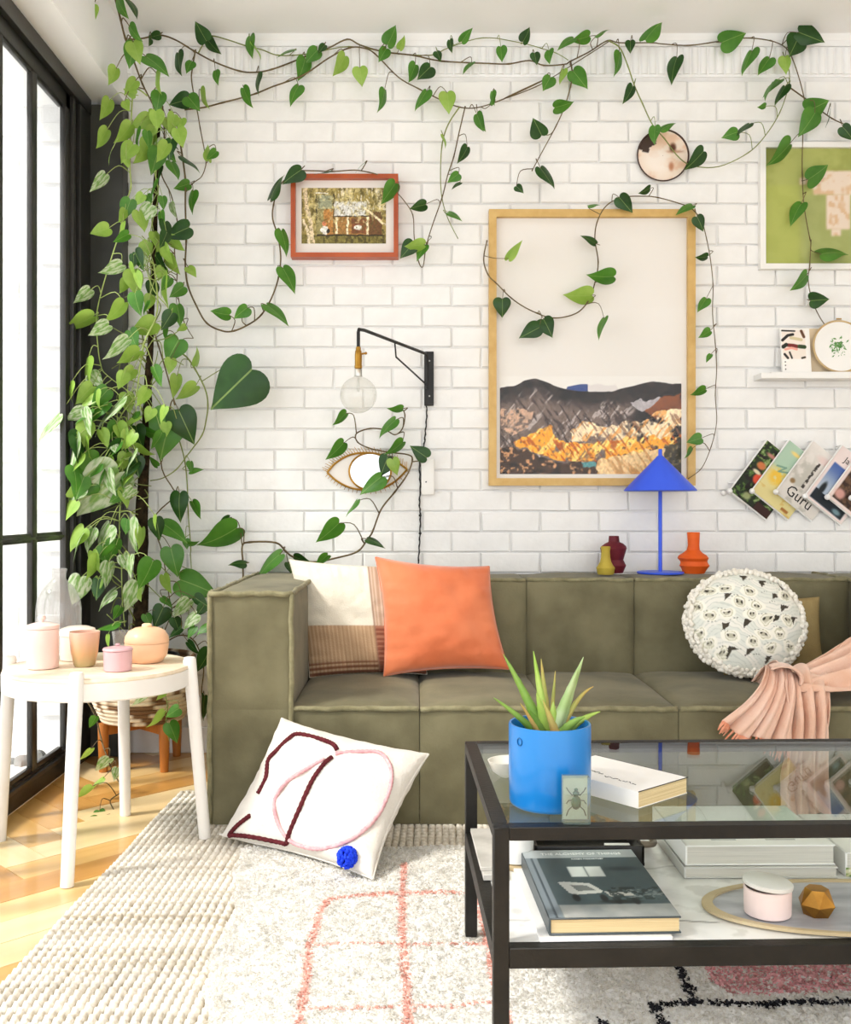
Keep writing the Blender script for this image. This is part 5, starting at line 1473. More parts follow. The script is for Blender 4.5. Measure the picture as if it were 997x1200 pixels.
# brass eye mirror
eye = thing('eye_mirror', 'brass eye shaped mirror with lashes hung below the wall lamp', 'mirror', (wx(430), WF, wz(574)))
ey = WF - .014
def yp(a, b, y=ey): return P(230 + a / 3.438, 460 + b / 3.438, y)
up_a = catmull([yp(527, 322), (yp(560, 285)), yp(610, 255), yp(670, 243), yp(740, 250), yp(800, 275), yp(850, 310)], 8)
lo_a = catmull([yp(527, 322), yp(560, 352), yp(610, 380), yp(670, 392), yp(740, 388), yp(800, 358), yp(850, 310)], 8)
part('lid_outline', MB().tube(up_a, .0042, 8).tube(lo_a, .0042, 8), M_brass, eye)
cc = yp(700, 318); cr_ = 84 / 3.438 * ey / F
cm = frame_M(cc, Vector((1, 0, 0)), Vector((0, 0, 1)), Vector((0, -1, 0)))
part('iris_ring', MB().tube([cm @ Vector((cr_ * math.cos(a), cr_ * .88 * math.sin(a), .003)) for a in np.linspace(0, 2 * math.pi, 44, endpoint=False)], .0040, 8, closed=True), M_brass, eye)
part('mirror_glass', MB().lathe([(0, 0), (cr_, 0), (cr_, .002), (0, .002)], 44, M=cm @ Matrix.Diagonal((1, .88, 1, 1))), mat('mirror', (206, 206, 204), rough=.03, metal=1.0), eye)
part('white_of_eye', MB().add([p + Vector((0, .004, 0)) for p in up_a] + [p + Vector((0, .004, 0)) for p in lo_a], [(i, i + 1, len(up_a) + i + 1, len(up_a) + i) for i in range(len(up_a) - 1)]), M_board, eye)
for kk in range(34):
    s = .02 + .96 * kk / 33
    p = path_at(up_a, s); q = path_at(up_a, min(1, s + .01)); d = (q - p).normalized(); nrm = Vector((-d.z, 0, d.x)); nrm = nrm if nrm.z > 0 else -nrm
    dirv = (nrm + Vector((-.55, 0, 0))).normalized()
    part('lash', MB().tube([p, p + dirv * (.030 if kk % 2 else .024)], [.0016, .0009], 5), M_brass, eye)
for kk in range(22):
    s = .04 + .94 * kk / 21
    p = path_at(lo_a, s); q = path_at(lo_a, min(1, s + .01)); d = (q - p).normalized(); nrm = Vector((-d.z, 0, d.x)); nrm = nrm if nrm.z < 0 else -nrm
    part('lash', MB().tube([p, p + nrm * .017], [.0015, .0009], 5), M_brass, eye)

# ------------------------------------------------------------------ on the sofa back: vases and blue lamp
ZB = ST + .0125
YV = 3.95
def vase(name, label, px0, y, prof, n, col, col2, twist=0, ped=0):
    x = (px0 - VX) * y / F
    mb = MB(); rows = []
    zz = []
    for i, (r, z) in enumerate(prof):
        rows.append([(x + r * (1 + ped * (math.cos(2 * (a + z * twist)))) * math.cos(a) + r * ped * 1.2 * math.sin(z * 60), y + r * math.sin(a), ZB + z) for a in np.linspace(0, 2 * math.pi, n, endpoint=False)])
    mb.grid(rows, closed_u=True)
    mb.f.append(tuple(range(n))[::-1]); mb.m.append(0)
    solo(name, mb, mat(label[:24], col, col2, rough=.6, nscale=14), label, 'vase', angle=30)
k = YV / F
vase('ceramic_vase', 'dark maroon waisted vase on the sofa back', 719, YV + .012, [(.034, 0), (.038, .012), (.044, .030), (.040, .040), (.036, .052), (.044, .072), (.050, .098), (.046, .106), (.034, .116), (.021, .122), (.019, .145), (.018, .146), (.016, .12), (0, .118)], 20, (110, 24, 38), (92, 18, 32), 0, .05)
vase('ceramic_vase', 'small mustard yellow vase beside the maroon one', 709.5, YV - .075, [(.030, 0), (.033, .006), (.034, .018), (.036, .025), (.030, .034), (.022, .048), (.018, .066), (.0165, .090), (.019, .106), (.0175, .108), (.014, .09), (0, .085)], 20, (186, 164, 60), (168, 146, 48))
vase('ceramic_vase', 'bright orange angular vase to the right of the blue lamp', 812.5, YV - .01, [(.040, 0), (.043, .008), (.050, .022), (.056, .030), (.051, .040), (.050, .048), (.058, .060), (.052, .070), (.036, .080), (.024, .092), (.0215, .110), (.024, .160), (.0225, .161), (.018, .11), (0, .1)], 14, (240, 106, 26), (226, 90, 16), 0, .06)
lx = (773.5 - VX) * 3.925 / F; ly = 3.925
M_blue = mat('cobalt blue metal', (58, 96, 232), (50, 86, 222), rough=.4, nscale=3)
bl_ = thing('table_lamp', 'cobalt blue metal table lamp with a cone shade on the sofa back', 'lamp', (lx, ly, ZB))
part('base', MB().lathe([(.088, 0), (.090, .002), (.090, .006), (.088, .008), (0, .0085)], 48, (lx, ly, ZB)), M_blue, bl_)
part('pole', MB().lathe([(.0075, .008), (.0075, .44)], 16, (lx, ly, ZB)), M_blue, bl_)
zb_ = HC + (VY - 575) * ly / F; za_ = HC + (VY - 534) * ly / F
part('shade', MB().lathe([(.137, zb_ - .002), (.140, zb_), (.139, zb_ + .003), (.010, za_), (.0, za_)], 64, (lx, ly, 0)).lathe([(.134, zb_), (.008, za_ - .006)], 64, (lx, ly, 0)), M_blue, bl_)
part('finial', MB().lathe([(.0085, za_ - .004), (.0075, za_ + .002), (.0075, za_ + .024), (.006, za_ + .026), (0, za_ + .026)], 16, (lx, ly, 0)), M_blue, bl_)
# ------------------------------------------------------------------ climbing pothos
LCOL = [((64, 120, 34), (86, 142, 46)), ((30, 66, 20), (45, 86, 28)), ((136, 176, 66), (162, 194, 88)), ((206, 216, 184), (128, 170, 88))]
M_leaf = []
for i, (a, b) in enumerate(LCOL):
    M_leaf.append(mat('pothos leaf', a, b, rough=.38, nscale=2.6 if i == 3 else 1.6, stretch=(1, 3.2, 1) if i == 3 else None, spec=.45, transl=.28, ramp=(.42, .56) if i == 3 else (.35, .65)))
    # paler midrib along the leaf axis
    nt = M_leaf[-1].node_tree; pb = nt.nodes['Principled BSDF']; src = pb.inputs['Base Color'].links[0].from_socket
    tc = nn(nt, 'ShaderNodeTexCoord'); sp = nn(nt, 'ShaderNodeSeparateXYZ'); ab = nn(nt, 'ShaderNodeMath', operation='ABSOLUTE'); lt = nn(nt, 'ShaderNodeMath', operation='LESS_THAN'); lt.inputs[1].default_value = .012
    mx = nn(nt, 'ShaderNodeMix', data_type='RGBA'); mx.inputs[7].default_value = L4((168, 196, 110)); ml = nn(nt, 'ShaderNodeMath', operation='MULTIPLY'); ml.inputs[1].default_value = .55
    nt.links.new(tc.outputs['Object'], sp.inputs[0]); nt.links.new(sp.outputs[1], ab.inputs[0]); nt.links.new(ab.outputs[0], lt.inputs[0]); nt.links.new(lt.outputs[0], ml.inputs[0]); nt.links.new(ml.outputs[0], mx.inputs[0])
    nt.links.new(src, mx.inputs[6]); nt.links.new(mx.outputs[2], pb.inputs['Base Color'])
M_stem = [mat('brown vine stem', (92, 74, 48), (112, 96, 60), rough=.7, nscale=20), mat('green vine stem', (138, 150, 80), (120, 128, 64), rough=.6, nscale=20), mat('pale vine stem', (170, 186, 110), (150, 168, 90), rough=.6, nscale=20)]
WFAC = .78
def leaf_mesh(var, ci):
    r = random.Random(var * 7 + 1)
    droop = (.10, .22, .34, .16, .28)[var]; fold = (.10, .16, .06, .22, .12)[var]; skew = (.03, -.04, .02, 0, -.02)[var]
    nt_, ns = 18, 6
    half = catmull([(0, 0, 0), (-.085, .09, 0), (-.095, .22, 0), (-.01, .335, 0), (.16, .39, 0), (.36, .36, 0), (.56, .265, 0), (.74, .16, 0), (.88, .065, 0), (1, 0, 0)], 2)
    rows = []
    for i in range(nt_ + 1):
        t = (i / nt_) ** 1.05
        o_ = half[i]
        row = []
        for j in range(ns + 1):
            s = -1 + 2 * j / ns
            f_ = abs(s)
            x = t * (1 - f_ ** 1.5) + o_.x * f_ ** 1.5
            y = math.copysign(o_.y * f_, s) + skew * math.sin(t * 3)
            w = o_.y
            z = -droop * max(0, x) ** 2 + fold * f_ * w - .16 * (f_ * w) ** 2 * 4 + .02 * math.sin(t * 9 + var) * f_
            row.append((x, y, z))
        rows.append(row)
    return MB().grid(rows).mesh('leaf', M_leaf[ci], True, None)
LM = [[leaf_mesh(v, c) for v in range(5)] for c in range(4)]
plant = thing('pothos_plant', 'trailing variegated pothos climbing a pole and strung across the brick wall', 'plant', (BX, BY, .35))
part('nursery_pot', MB().lathe([(.10, 0), (.13, .2), (.137, .205), (.137, .225), (.128, .225), (.125, .20), (0, .195)], 30, (BX, BY, .205)), mat('black plastic pot', (34, 34, 32), rough=.5), plant)
part('soil', MB().lathe([(.125, 0), (.06, .012), (0, .014)], 24, (BX, BY, .402)), M_soil, plant)
# dark fibre pole, slightly crooked
pole_px = [(164, 790), (165, 700), (166, 620), (169, 540), (173, 470), (176, 400), (179, 330), (181, 260), (184, 190), (185, 120)]
YP = 3.93
pole = catmull([P(a, b, YP) for a, b in pole_px], 5)
pole = [Vector((p.x, p.y, p.z)) for p in pole]
nP = len(pole)
part('fibre_pole', MB().tube([p + Vector((random.uniform(-.002, .002), random.uniform(-.002, .002), 0)) for p in pole], [(.022 * (1 - min(1, i / nP * 1.7)) + .011) * random.uniform(.93, 1.07) for i in range(nP)], 9), mat('dark moss fibre', (32, 26, 19), (56, 45, 30), rough=1, nscale=40, bump=1, bscale=60, spec=.1), plant)

VINES = {}
def vine(key, segs, Y, r=.0032, ms=0):
    pts = []
    for reg, p in segs: pts += z2p(reg, p)
    n = len(pts)
    out = []
    for i, (a, b) in enumerate(pts):
        yy = Y if not hasattr(Y, '__len__') else Y[0] + (Y[1] - Y[0]) * i / (n - 1)
        out.append(P(a, b, yy + .010 * math.sin(i * 1.7 + len(key))))
    path = catmull(out, 5)
    VINES[key] = dict(path=path, r=r, ms=ms, mb=MB(), leaves=[])
WV = 4.055
vine('main', [('T', [(150, 230), (230, 225), (335, 205), (430, 235), (530, 295), (650, 360), (800, 415), (900, 422), (990, 405)]), ('E', [(60, 215), (120, 190), (190, 165), (255, 135), (300, 155), (380, 178), (480, 190), (580, 210), (740, 218)]),
              ('Z', [(150, 228), (250, 212), (320, 235), (420, 230), (450, 215), (540, 170), (630, 115), (690, 125), (850, 125)]), ('F', [(340, 152), (440, 157), (560, 140), (650, 132), (745, 150), (790, 195), (830, 320), (838, 400), (830, 470), (828, 600), (835, 720), (855, 830)]),
              ('X', [(508, 450), (500, 600), (490, 690), (505, 790), (540, 890), (600, 990), (700, 1100), (780, 1180)])], WV)
vine('second', [('T', [(480, 640), (590, 628), (700, 600), (800, 575), (900, 545), (997, 505)]), ('E', [(100, 260), (190, 200), (260, 165), (310, 165), (350, 185), (430, 265), (500, 305), (580, 345), (640, 368), (700, 370), (780, 345), (880, 300), (950, 265)]), ('Z', [(130, 395), (280, 340), (400, 270), (550, 175), (635, 120)])], WV - .012)
vine('upper', [('T', [(560, 310), (600, 240), (640, 210), (740, 235), (830, 265), (930, 290)]), ('E', [(20, 190), (120, 185), (260, 160), (400, 180), (540, 190), (600, 165), (720, 130), (840, 145), (920, 165)]), ('Z', [(300, 150), (380, 175), (440, 210)])], WV + .004, .0026, 1)
vine('loop', [('T', [(545, 290), (540, 310), (525, 400), (520, 460), (535, 560)]), ('Q4', [(855, 160), (870, 250), (895, 380), (905, 450), (880, 530), (830, 570), (790, 620)])], WV - .02, .003)
vine('big_u', [('Q4', [(690, 140), (735, 230)]), ('V', [(150, 0), (165, 100), (185, 250), (185, 400), (190, 600), (185, 750), (200, 870), (250, 990), (310, 1090), (400, 1135), (470, 1135), (560, 1095), (630, 1040), (690, 940), (730, 820), (742, 700), (725, 580), (695, 480), (700, 400), (725, 310), (760, 260), (850, 200)]), ('P', [(140, 58), (250, 60), (340, 65), (500, 55), (600, 70), (660, 85)])], 4.02, .0038)
vine('hang_a', [('E', [(640, 368), (600, 430), (580, 500), (575, 600), (580, 680), (600, 750), (635, 820)])], WV - .02, .0026, 1)
vine('hang_b', [('E', [(660, 365), (640, 450), (620, 540), (600, 600), (580, 680), (545, 780), (525, 850), (515, 915), (500, 900), (485, 820), (480, 740), (450, 690), (428, 665)])], WV - .03, .0028)
vine('to_frame', [('Z', [(450, 215), (458, 270), (450, 340), (420, 440), (380, 530), (310, 660), (262, 750)])], WV - .015, .0032)
vine('to_plate', [('Z', [(635, 115), (690, 150), (730, 240), (760, 330), (800, 420), (850, 525)]), ('F', [(350, 480), (400, 545), (450, 575), (540, 577), (640, 530), (700, 470), (750, 390), (780, 300), (782, 245), (760, 180)])], WV - .015, .0028, 1)
vine('art', [('U', [(35, 205), (22, 280), (40, 340), (75, 375), (130, 430), (200, 475), (290, 507), (380, 490), (430, 440), (455, 370), (468, 290), (455, 200), (465, 130), (500, 70), (560, 38), (640, 33), (700, 38), (780, 60), (830, 80), (870, 130), (890, 200), (905, 280), (915, 380)]), ('S', [(110, 530), (120, 640), (125, 735), (120, 830), (125, 930), (105, 1020), (70, 1100), (20, 1140)])], 4.03, .0028)
vine('right_branch', [('F', [(780, 300), (850, 350), (930, 410), (1010, 445)])], WV - .01, .003)
vine('low', [('Y', [(60, 830), (175, 770), (188, 700), (185, 620), (215, 603), (320, 605), (360, 640), (395, 665), (470, 683), (570, 665), (650, 640), (690, 590), (710, 560), (745, 470), (800, 400), (850, 330), (870, 270), (850, 250), (770, 240), (700, 225), (650, 200), (645, 165), (700, 145), (760, 150), (800, 170), (830, 145), (840, 90), (825, 60)])], WV - .01, .0040)
vine('side_stem', [('Q6', [(700, 650), (780, 680), (840, 760), (900, 880), (915, 970)]), ('Q7', [(905, 160), (880, 250), (800, 360), (730, 450), (650, 500), (580, 515)])], 3.98, .0034, 1)
vine('drop', [('Q7', [(700, 150), (745, 270), (780, 400), (795, 550), (800, 700), (815, 900)]), ('R', [(165, 450), (170, 540), (160, 680), (150, 900)])], 4.0, .0028, 1)
vine('left_strand', [('Q4', [(560, 60), (485, 30), (465, 250), (460, 480), (465, 600), (430, 700), (400, 870)]), ('Q6', [(385, 10), (340, 150), (290, 320), (265, 450), (270, 600), (290, 740), (330, 800), (480, 910)])], 3.86, .003, 2)
vine('ceiling', [('A', [(395, -10), (410, 50), (430, 130), (460, 210), (490, 290), (530, 370), (545, 430)])], (3.70, 3.93), .0042)
vine('strand', [('Q4', [(600, 60), (600, 200), (590, 360), (600, 480), (625, 640), (590, 800), (560, 990)]), ('Q6', [(540, 120), (600, 300), (690, 420), (640, 520), (530, 700), (450, 960)])], 3.89, .0026, 2)
vine('strand2', [('Q4', [(650, 120), (660, 300), (640, 500), (700, 640), (740, 830), (720, 960)]), ('Q6', [(735, 190), (735, 290), (770, 470), (830, 580)])], 3.96, .0030, 0)
vine('strand3', [('Q6', [(600, 150), (620, 420), (540, 620), (500, 900)]), ('Q7', [(480, 40), (400, 150), (380, 300), (420, 480), (400, 700), (400, 950)]), ('Q8', [(210, 100), (215, 300), (230, 470)])], 3.84, .0032, 2)
vine('strand4', [('Q6', [(560, 420), (650, 700), (720, 960)]), ('Q7', [(700, 60), (640, 400), (710, 560), (730, 600), (600, 740), (650, 940)]), ('Q8', [(490, 300), (500, 400), (430, 560)])], 3.95, .0032, 0)
vine('stray', [('D', [(150, 290), (210, 400), (240, 520)]), ('K', [(310, 190), (360, 320), (400, 390), (405, 440), (345, 490), (370, 560), (360, 650), (368, 690)])], (3.60, 3.25), .0028, 0)
vine('basket_trail', [('D', [(500, -60), (560, 120), (610, 250), (630, 350), (620, 440), (640, 540)])], 3.62, .0024, 1)
vine('basket_right', [('Q8', [(470, 560), (560, 520), (640, 560), (690, 700), (680, 860), (715, 960)])], 3.90, .003, 0)

LEAVES = [
 # top left, under the ceiling
 ('ceiling', 'T', 90, -5, 125, 108, .5, 0), ('ceiling', 'T', 160, 5, 222, 90, .35, 1), ('ceiling', 'T', 160, 155, 205, 245, .55, 0), ('ceiling', 'T', 190, 250, 145, 385, .8, 0), ('ceiling', 'T', 180, 245, 215, 358, .8, 2),
 ('main', 'T', 335, 205, 265, 215, .95, 1), ('main', 'T', 285, 230, 275, 270, .4, 1), ('ceiling', 'T', 255, 330, 395, 425, .6, 0), ('ceiling', 'T', 80, 400, 48, 497, .4, 2), ('ceiling', 'T', 195, 470, 115, 545, .85, 2),
 ('upper', 'T', 605, 235, 538, 120, .75, 1), ('upper', 'T', 610, 225, 672, 320, .45, 1), ('loop', 'T', 445, 310, 440, 435, .45, 1), ('loop', 'T', 520, 360, 485, 415, .9, 0), ('ceiling', 'T', 315, 425, 305, 542, .45, 2),
 ('main', 'T', 660, 415, 660, 490, .7, 0), ('upper', 'T', 862, 213, 852, 332, .5, 0), ('upper', 'T', 880, 255, 942, 338, .25, 2), ('main', 'T', 912, 430, 880, 542, .4, 1), ('second', 'T', 825, 515, 862, 632, .5, 0),
 ('second', 'T', 505, 580, 380, 612, .75, 1), ('second', 'T', 500, 565, 565, 640, .9, 0), ('second', 'T', 575, 525, 590, 635, .4, 2), ('ceiling', 'T', 130, 590, 155, 645, .8, 2), ('ceiling', 'T', 335, 540, 318, 645, .7, 0),
 ('ceiling', 'A', 215, -4, 242, 36, .5, 2), ('ceiling', 'A', 318, 20, 322, 74, .8, 2),
 # pole, upper
 ('left_strand', 'Q4', 340, 85, 296, 207, .35, 2), ('left_strand', 'Q4', 325, 260, 268, 372, .3, 2), ('left_strand', 'Q4', 352, 380, 323, 462, .25, 2), ('left_strand', 'Q4', 318, 523, 246, 638, .3, 3), ('left_strand', 'Q4', 490, 55, 415, 20, .7, 2),
 ('left_strand', 'Q4', 465, 230, 393, 347, .4, 2), ('left_strand', 'Q4', 478, 345, 398, 442, .9, 2), ('left_strand', 'Q4', 440, 435, 452, 482, .7, 2), ('strand', 'Q4', 562, 368, 498, 462, .4, 2), ('strand', 'Q4', 598, 245, 540, 312, .8, 2),
 ('strand', 'Q4', 625, 375, 590, 525, .6, 0), ('strand2', 'Q4', 640, 370, 732, 435, .7, 0), ('strand2', 'Q4', 762, 195, 748, 268, .8, 2), ('strand2', 'Q4', 735, 255, 772, 338, .4, 1), ('strand2', 'Q4', 670, 320, 748, 372, .4, 1),
 ('big_u', 'Q4', 765, 420, 880, 490, .35, 1), ('loop', 'Q4', 965, 385, 912, 440, .5, 0), ('loop', 'Q4', 918, 440, 920, 343, .35, 2), ('loop', 'Q4', 805, 575, 713, 606, .5, 0), ('loop', 'Q4', 830, 620, 793, 740, .65, 0),
 ('strand2', 'Q4', 805, 830, 660, 890, .8, 1), ('strand2', 'Q4', 690, 900, 778, 972, .5, 2), ('strand2', 'Q4', 700, 450, 748, 548, .5, 0), ('strand', 'Q4', 535, 638, 480, 702, .8, 2), ('strand', 'Q4', 560, 640, 582, 695, .8, 0), ('strand', 'Q4', 650, 650, 662, 725, .7, 0),
 ('strand', 'Q4', 512, 738, 548, 855, .6, 2), ('left_strand', 'Q4', 432, 728, 400, 802, .5, 2), ('left_strand', 'Q4', 335, 835, 223, 878, .6, 2), ('strand', 'Q4', 565, 915, 528, 995, .7, 2), ('strand', 'Q4', 620, 80, 640, 160, .6, 2),
 ('strand', 'Q4', 640, 740, 655, 840, .5, 0), ('strand', 'Q4', 610, 560, 570, 660, .45, 0), ('strand', 'Q4', 600, 860, 640, 960, .6, 2), ('left_strand', 'Q4', 420, 800, 400, 880, .5, 2), ('strand', 'Q4', 600, 170, 640, 260, .5, 2),
 # pole, middle
 ('left_strand', 'Q6', 412, 150, 288, 227, .3, 3), ('left_strand', 'Q6', 228, 298, 143, 388, .3, 3), ('left_strand', 'Q6', 245, 450, 78, 553, .35, 2), ('left_strand', 'Q6', 425, 372, 338, 503, .35, 2), ('left_strand', 'Q6', 335, 503, 223, 577, .5, 3),
 ('strand', 'Q6', 480, 188, 512, 335, .65, 2), ('strand', 'Q6', 605, 488, 457, 563, .6, 2), ('strand3', 'Q6', 445, 588, 323, 725, .25, 3), ('strand3', 'Q6', 515, 653, 392, 745, .4, 2), ('strand2', 'Q6', 772, 278, 688, 343, .7, 0),
 ('strand2', 'Q6', 735, 388, 765, 505, .5, 0), ('big_u', 'Q6', 800, 165, 848, 218, .7, 2), ('strand2', 'Q6', 785, 508, 735, 540, .6, 2), ('strand4', 'Q6', 745, 588, 665, 725, .95, 0), ('side_stem', 'Q6', 735, 798, 735, 935, .35, 2),
 ('side_stem', 'Q6', 845, 858, 738, 953, .4, 2), ('side_stem', 'Q6', 845, 740, 880, 635, .2, 2), ('left_strand', 'Q6', 215, 700, 180, 865, .5, 2), ('left_strand', 'Q6', 225, 790, 295, 858, .9, 3), ('left_strand', 'Q6', 118, 835, 88, 945, .5, 2),
 ('left_strand', 'Q6', 240, 860, 140, 970, .6, 2), ('strand3', 'Q6', 330, 880, 240, 985, .6, 0), ('side_stem', 'B', 865, 390, 720, 527, .95, 1), ('strand', 'Q6', 560, 30, 540, 130, .7, 2), ('strand', 'Q6', 650, 40, 690, 150, .5, 2), ('strand', 'Q6', 660, 210, 655, 400, .3, 2),
 ('strand3', 'Q6', 480, 760, 400, 850, .5, 2), ('strand3', 'Q6', 600, 750, 640, 870, .6, 0), ('strand3', 'Q6', 560, 880, 500, 980, .5, 2), ('strand2', 'Q6', 700, 700, 690, 790, .7, 2), ('strand', 'Q6', 580, 330, 560, 420, .6, 2),
 # the dense middle
 ('strand4', 'Q7', 745, 105, 835, 300, .85, 1), ('strand4', 'Q7', 700, 115, 635, 402, .75, 0), ('drop', 'Q7', 812, 405, 825, 475, .5, 0), ('drop', 'Q7', 810, 460, 885, 435, .5, 0), ('strand4', 'Q7', 750, 588, 732, 758, .72, 1),
 ('drop', 'Q7', 825, 638, 868, 744, .55, 0), ('strand4', 'Q7', 652, 765, 805, 865, .55, 0), ('drop', 'Q7', 785, 858, 792, 918, .8, 0), ('drop', 'Q7', 800, 890, 865, 885, .5, 0), ('strand4', 'R', 50, 410, 92, 582, .75, 0),
 ('low', 'R', 435, 292, 222, 442, .5, 0), ('low', 'R', 392, 230, 313, 303, .35, 1), ('low', 'R', 690, 445, 513, 572, .45, 0), ('low', 'R', 487, 500, 388, 487, .4, 1), ('low', 'R', 775, 463, 868, 497, .4, 1), ('low', 'R', 965, 452, 888, 524, .5, 0), ('low', 'R', 735, 495, 765, 558, .6, 1),
 ('drop', 'R', 8, 570, 42, 684, .6, 2), ('drop', 'R', 105, 595, 325, 668, .75, 0),
 ('strand3', 'Q7', 425, 35, 215, 220, .4, 3), ('left_strand', 'Q7', 195, 108, 85, 172, .7, 3), ('strand3', 'Q7', 280, 378, 125, 545, .6, 0), ('strand3', 'Q7', 395, 465, 148, 745, .68, 3), ('strand3', 'Q7', 175, 558, 72, 612, .7, 2), ('strand3', 'Q7', 145, 638, 62, 748, .6, 2),
 ('strand3', 'Q7', 495, 338, 413, 474, .35, 3), ('strand3', 'Q7', 455, 225, 418, 335, .5, 2), ('strand3', 'Q7', 482, 448, 398, 545, .4, 2), ('strand3', 'Q7', 340, 778, 235, 945, .6, 3), ('strand3', 'Q7', 245, 798, 190, 935, .6, 3), ('strand3', 'Q7', 185, 828, 92, 970, .25, 3),
 ('strand3', 'Q7', 462, 745, 450, 955, .42, 3), ('left_strand', 'Q7', 150, 255, 58, 556, .4, 3), ('strand3', 'Q7', 155, 228, 120, 335, .6, 1), ('strand3', 'Q7', 200, 268, 212, 395, .4, 2), ('strand3', 'Q7', 358, 298, 375, 355, .8, 3), ('strand3', 'Q7', 340, 378, 362, 455, .6, 2),
 ('left_strand', 'B', 205, 548, 108, 640, .35, 3), ('strand3', 'Q7', 330, 60, 200, 160, .6, 0), ('left_strand', 'Q7', 250, 20, 160, 90, .6, 2), ('strand3', 'Q7', 290, 220, 330, 330, .7, 2), ('strand3', 'Q7', 240, 100, 130, 180, .5, 0), ('strand3', 'Q7', 380, 180, 330, 290, .6, 0),
 ('strand3', 'Q7', 300, 450, 250, 560, .6, 0), ('strand3', 'Q7', 420, 560, 450, 680, .4, 2), ('strand3', 'Q7', 300, 900, 330, 1010, .6, 0), ('strand3', 'Q7', 240, 930, 260, 1060, .6, 2), ('strand3', 'Q7', 370, 860, 350, 990, .6, 0), ('strand3', 'Q7', 180, 360, 110, 470, .5, 2),
 ('strand3', 'Q7', 420, 950, 470, 1050, .6, 3), ('strand4', 'Q7', 620, 430, 560, 380, .5, 0), ('strand3', 'Q7', 400, 400, 340, 470, .6, 2),
 # lower column
 ('strand3', 'Q8', 395, 88, 325, 262, .6, 0), ('strand4', 'Q8', 565, 298, 498, 405, .4, 3), ('strand4', 'Q8', 605, 318, 525, 425, .6, 3), ('strand4', 'Q8', 695, 345, 645, 412, .8, 1), ('strand4', 'Q8', 650, 398, 555, 475, .6, 3), ('strand4', 'Q8', 455, 358, 395, 485, .85, 1),
 ('basket_right', 'Q8', 722, 468, 645, 512, .6, 0), ('basket_right', 'Q8', 725, 605, 665, 755, .62, 1), ('strand3', 'Q8', 135, 98, 122, 250, .4, 3), ('strand3', 'Q8', 75, 58, 25, 205, .4, 2), ('strand3', 'Q8', 170, 258, 45, 352, .5, 3), ('strand3', 'Q8', 262, 58, 248, 195, .5, 3),
 ('strand3', 'Q8', 305, 218, 248, 395, .42, 3), ('strand3', 'Q8', 205, 358, 168, 434, .65, 0), ('strand3', 'Q8', 200, 448, 55, 485, .35, 0), ('strand4', 'Q8', 350, 400, 380, 470, .7, 0), ('strand3', 'Q8', 130, 520, 120, 600, .5, 2), ('strand4', 'Q8', 520, 420, 560, 510, .6, 1), ('basket_right', 'Q8', 600, 560, 660, 640, .6, 1),
 ('strand4', 'Q8', 560, 480, 480, 530, .6, 1), ('basket_right', 'Q8', 640, 470, 590, 540, .7, 0), ('strand4', 'Q8', 640, 300, 720, 360, .7, 1), ('strand3', 'Q8', 100, 200, 60, 290, .5, 0), ('strand4', 'Q8', 450, 300, 520, 350, .4, 0),
 ('basket_trail', 'D', 545, 218, 438, 357, .3, 3), ('basket_trail', 'D', 615, 250, 573, 308, .5, 2), ('basket_trail', 'D', 695, 350, 612, 402, .8, 0), ('basket_trail', 'D', 608, 368, 533, 484, .25, 2), ('basket_trail', 'D', 640, 438, 692, 553, .7, 0), ('stray', 'D', 210, 398, 178, 472, .5, 0), ('basket_right', 'D', 845, 278, 828, 424, .5, 1),
 ('stray', 'K', 232, 188, 168, 268, .3, 2), ('stray', 'K', 338, 243, 262, 332, .6, 3), ('stray', 'K', 385, 298, 368, 378, .6, 3), ('stray', 'K', 305, 358, 238, 402, .4, 2), ('stray', 'K', 238, 403, 158, 492, .45, 2), ('stray', 'K', 282, 548, 302, 643, .7, 0), ('stray', 'K', 275, 598, 172, 672, .5, 0),
 # the wide loop left of the red frame
 ('big_u', 'V', 685, 362, 737, 210, .5, 1), ('big_u', 'V', 862, 195, 752, 262, .8, 1), ('big_u', 'P', 340, 60, 215, 78, .25, 1), ('big_u', 'V', 745, 552, 797, 692, .45, 0), ('big_u', 'V', 755, 768, 838, 908, .5, 0), ('big_u', 'V', 662, 985, 802, 1088, .4, 0), ('big_u', 'V', 545, 1000, 466, 1062, .85, 0), ('big_u', 'V', 520, 1030, 547, 968, .4, 0), ('big_u', 'V', 442, 1042, 328, 1030, .6, 0),
 ('hang_b', 'P', 778, 148, 688, 293, .45, 0), ('hang_b', 'P', 988, 290, 878, 322, .5, 1), ('hang_b', 'P', 905, 558, 818, 655, .85, 1), ('hang_b', 'P', 978, 568, 842, 582, .6, 2), ('hang_b', 'P', 985, 572, 918, 674, .6, 0), ('big_u', 'P', 572, 3, 498, 62, .3, 0),
 # along the top
 ('upper', 'E', 72, 170, 8, 182, .4, 0), ('main', 'E', 152, 172, 108, 217, .85, 0), ('main', 'E', 110, 203, 90, 278, .6, 0), ('main', 'E', 177, 155, 153, 182, .8, 1), ('second', 'E', 88, 295, 48, 352, .75, 0), ('second', 'E', 247, 193, 213, 263, .4, 2), ('main', 'E', 298, 232, 306, 293, .9, 2),
 ('main', 'E', 393, 152, 432, 86, .65, 0), ('main', 'E', 433, 167, 456, 123, .5, 2), ('main', 'E', 388, 168, 362, 212, .75, 0), ('main', 'E', 488, 223, 468, 283, .5, 0), ('main', 'E', 540, 230, 495, 272, .85, 1), ('second', 'E', 382, 310, 378, 385, .38, 0), ('second', 'E', 527, 313, 483, 378, .55, 0), ('second', 'E', 598, 318, 607, 385, .85, 2),
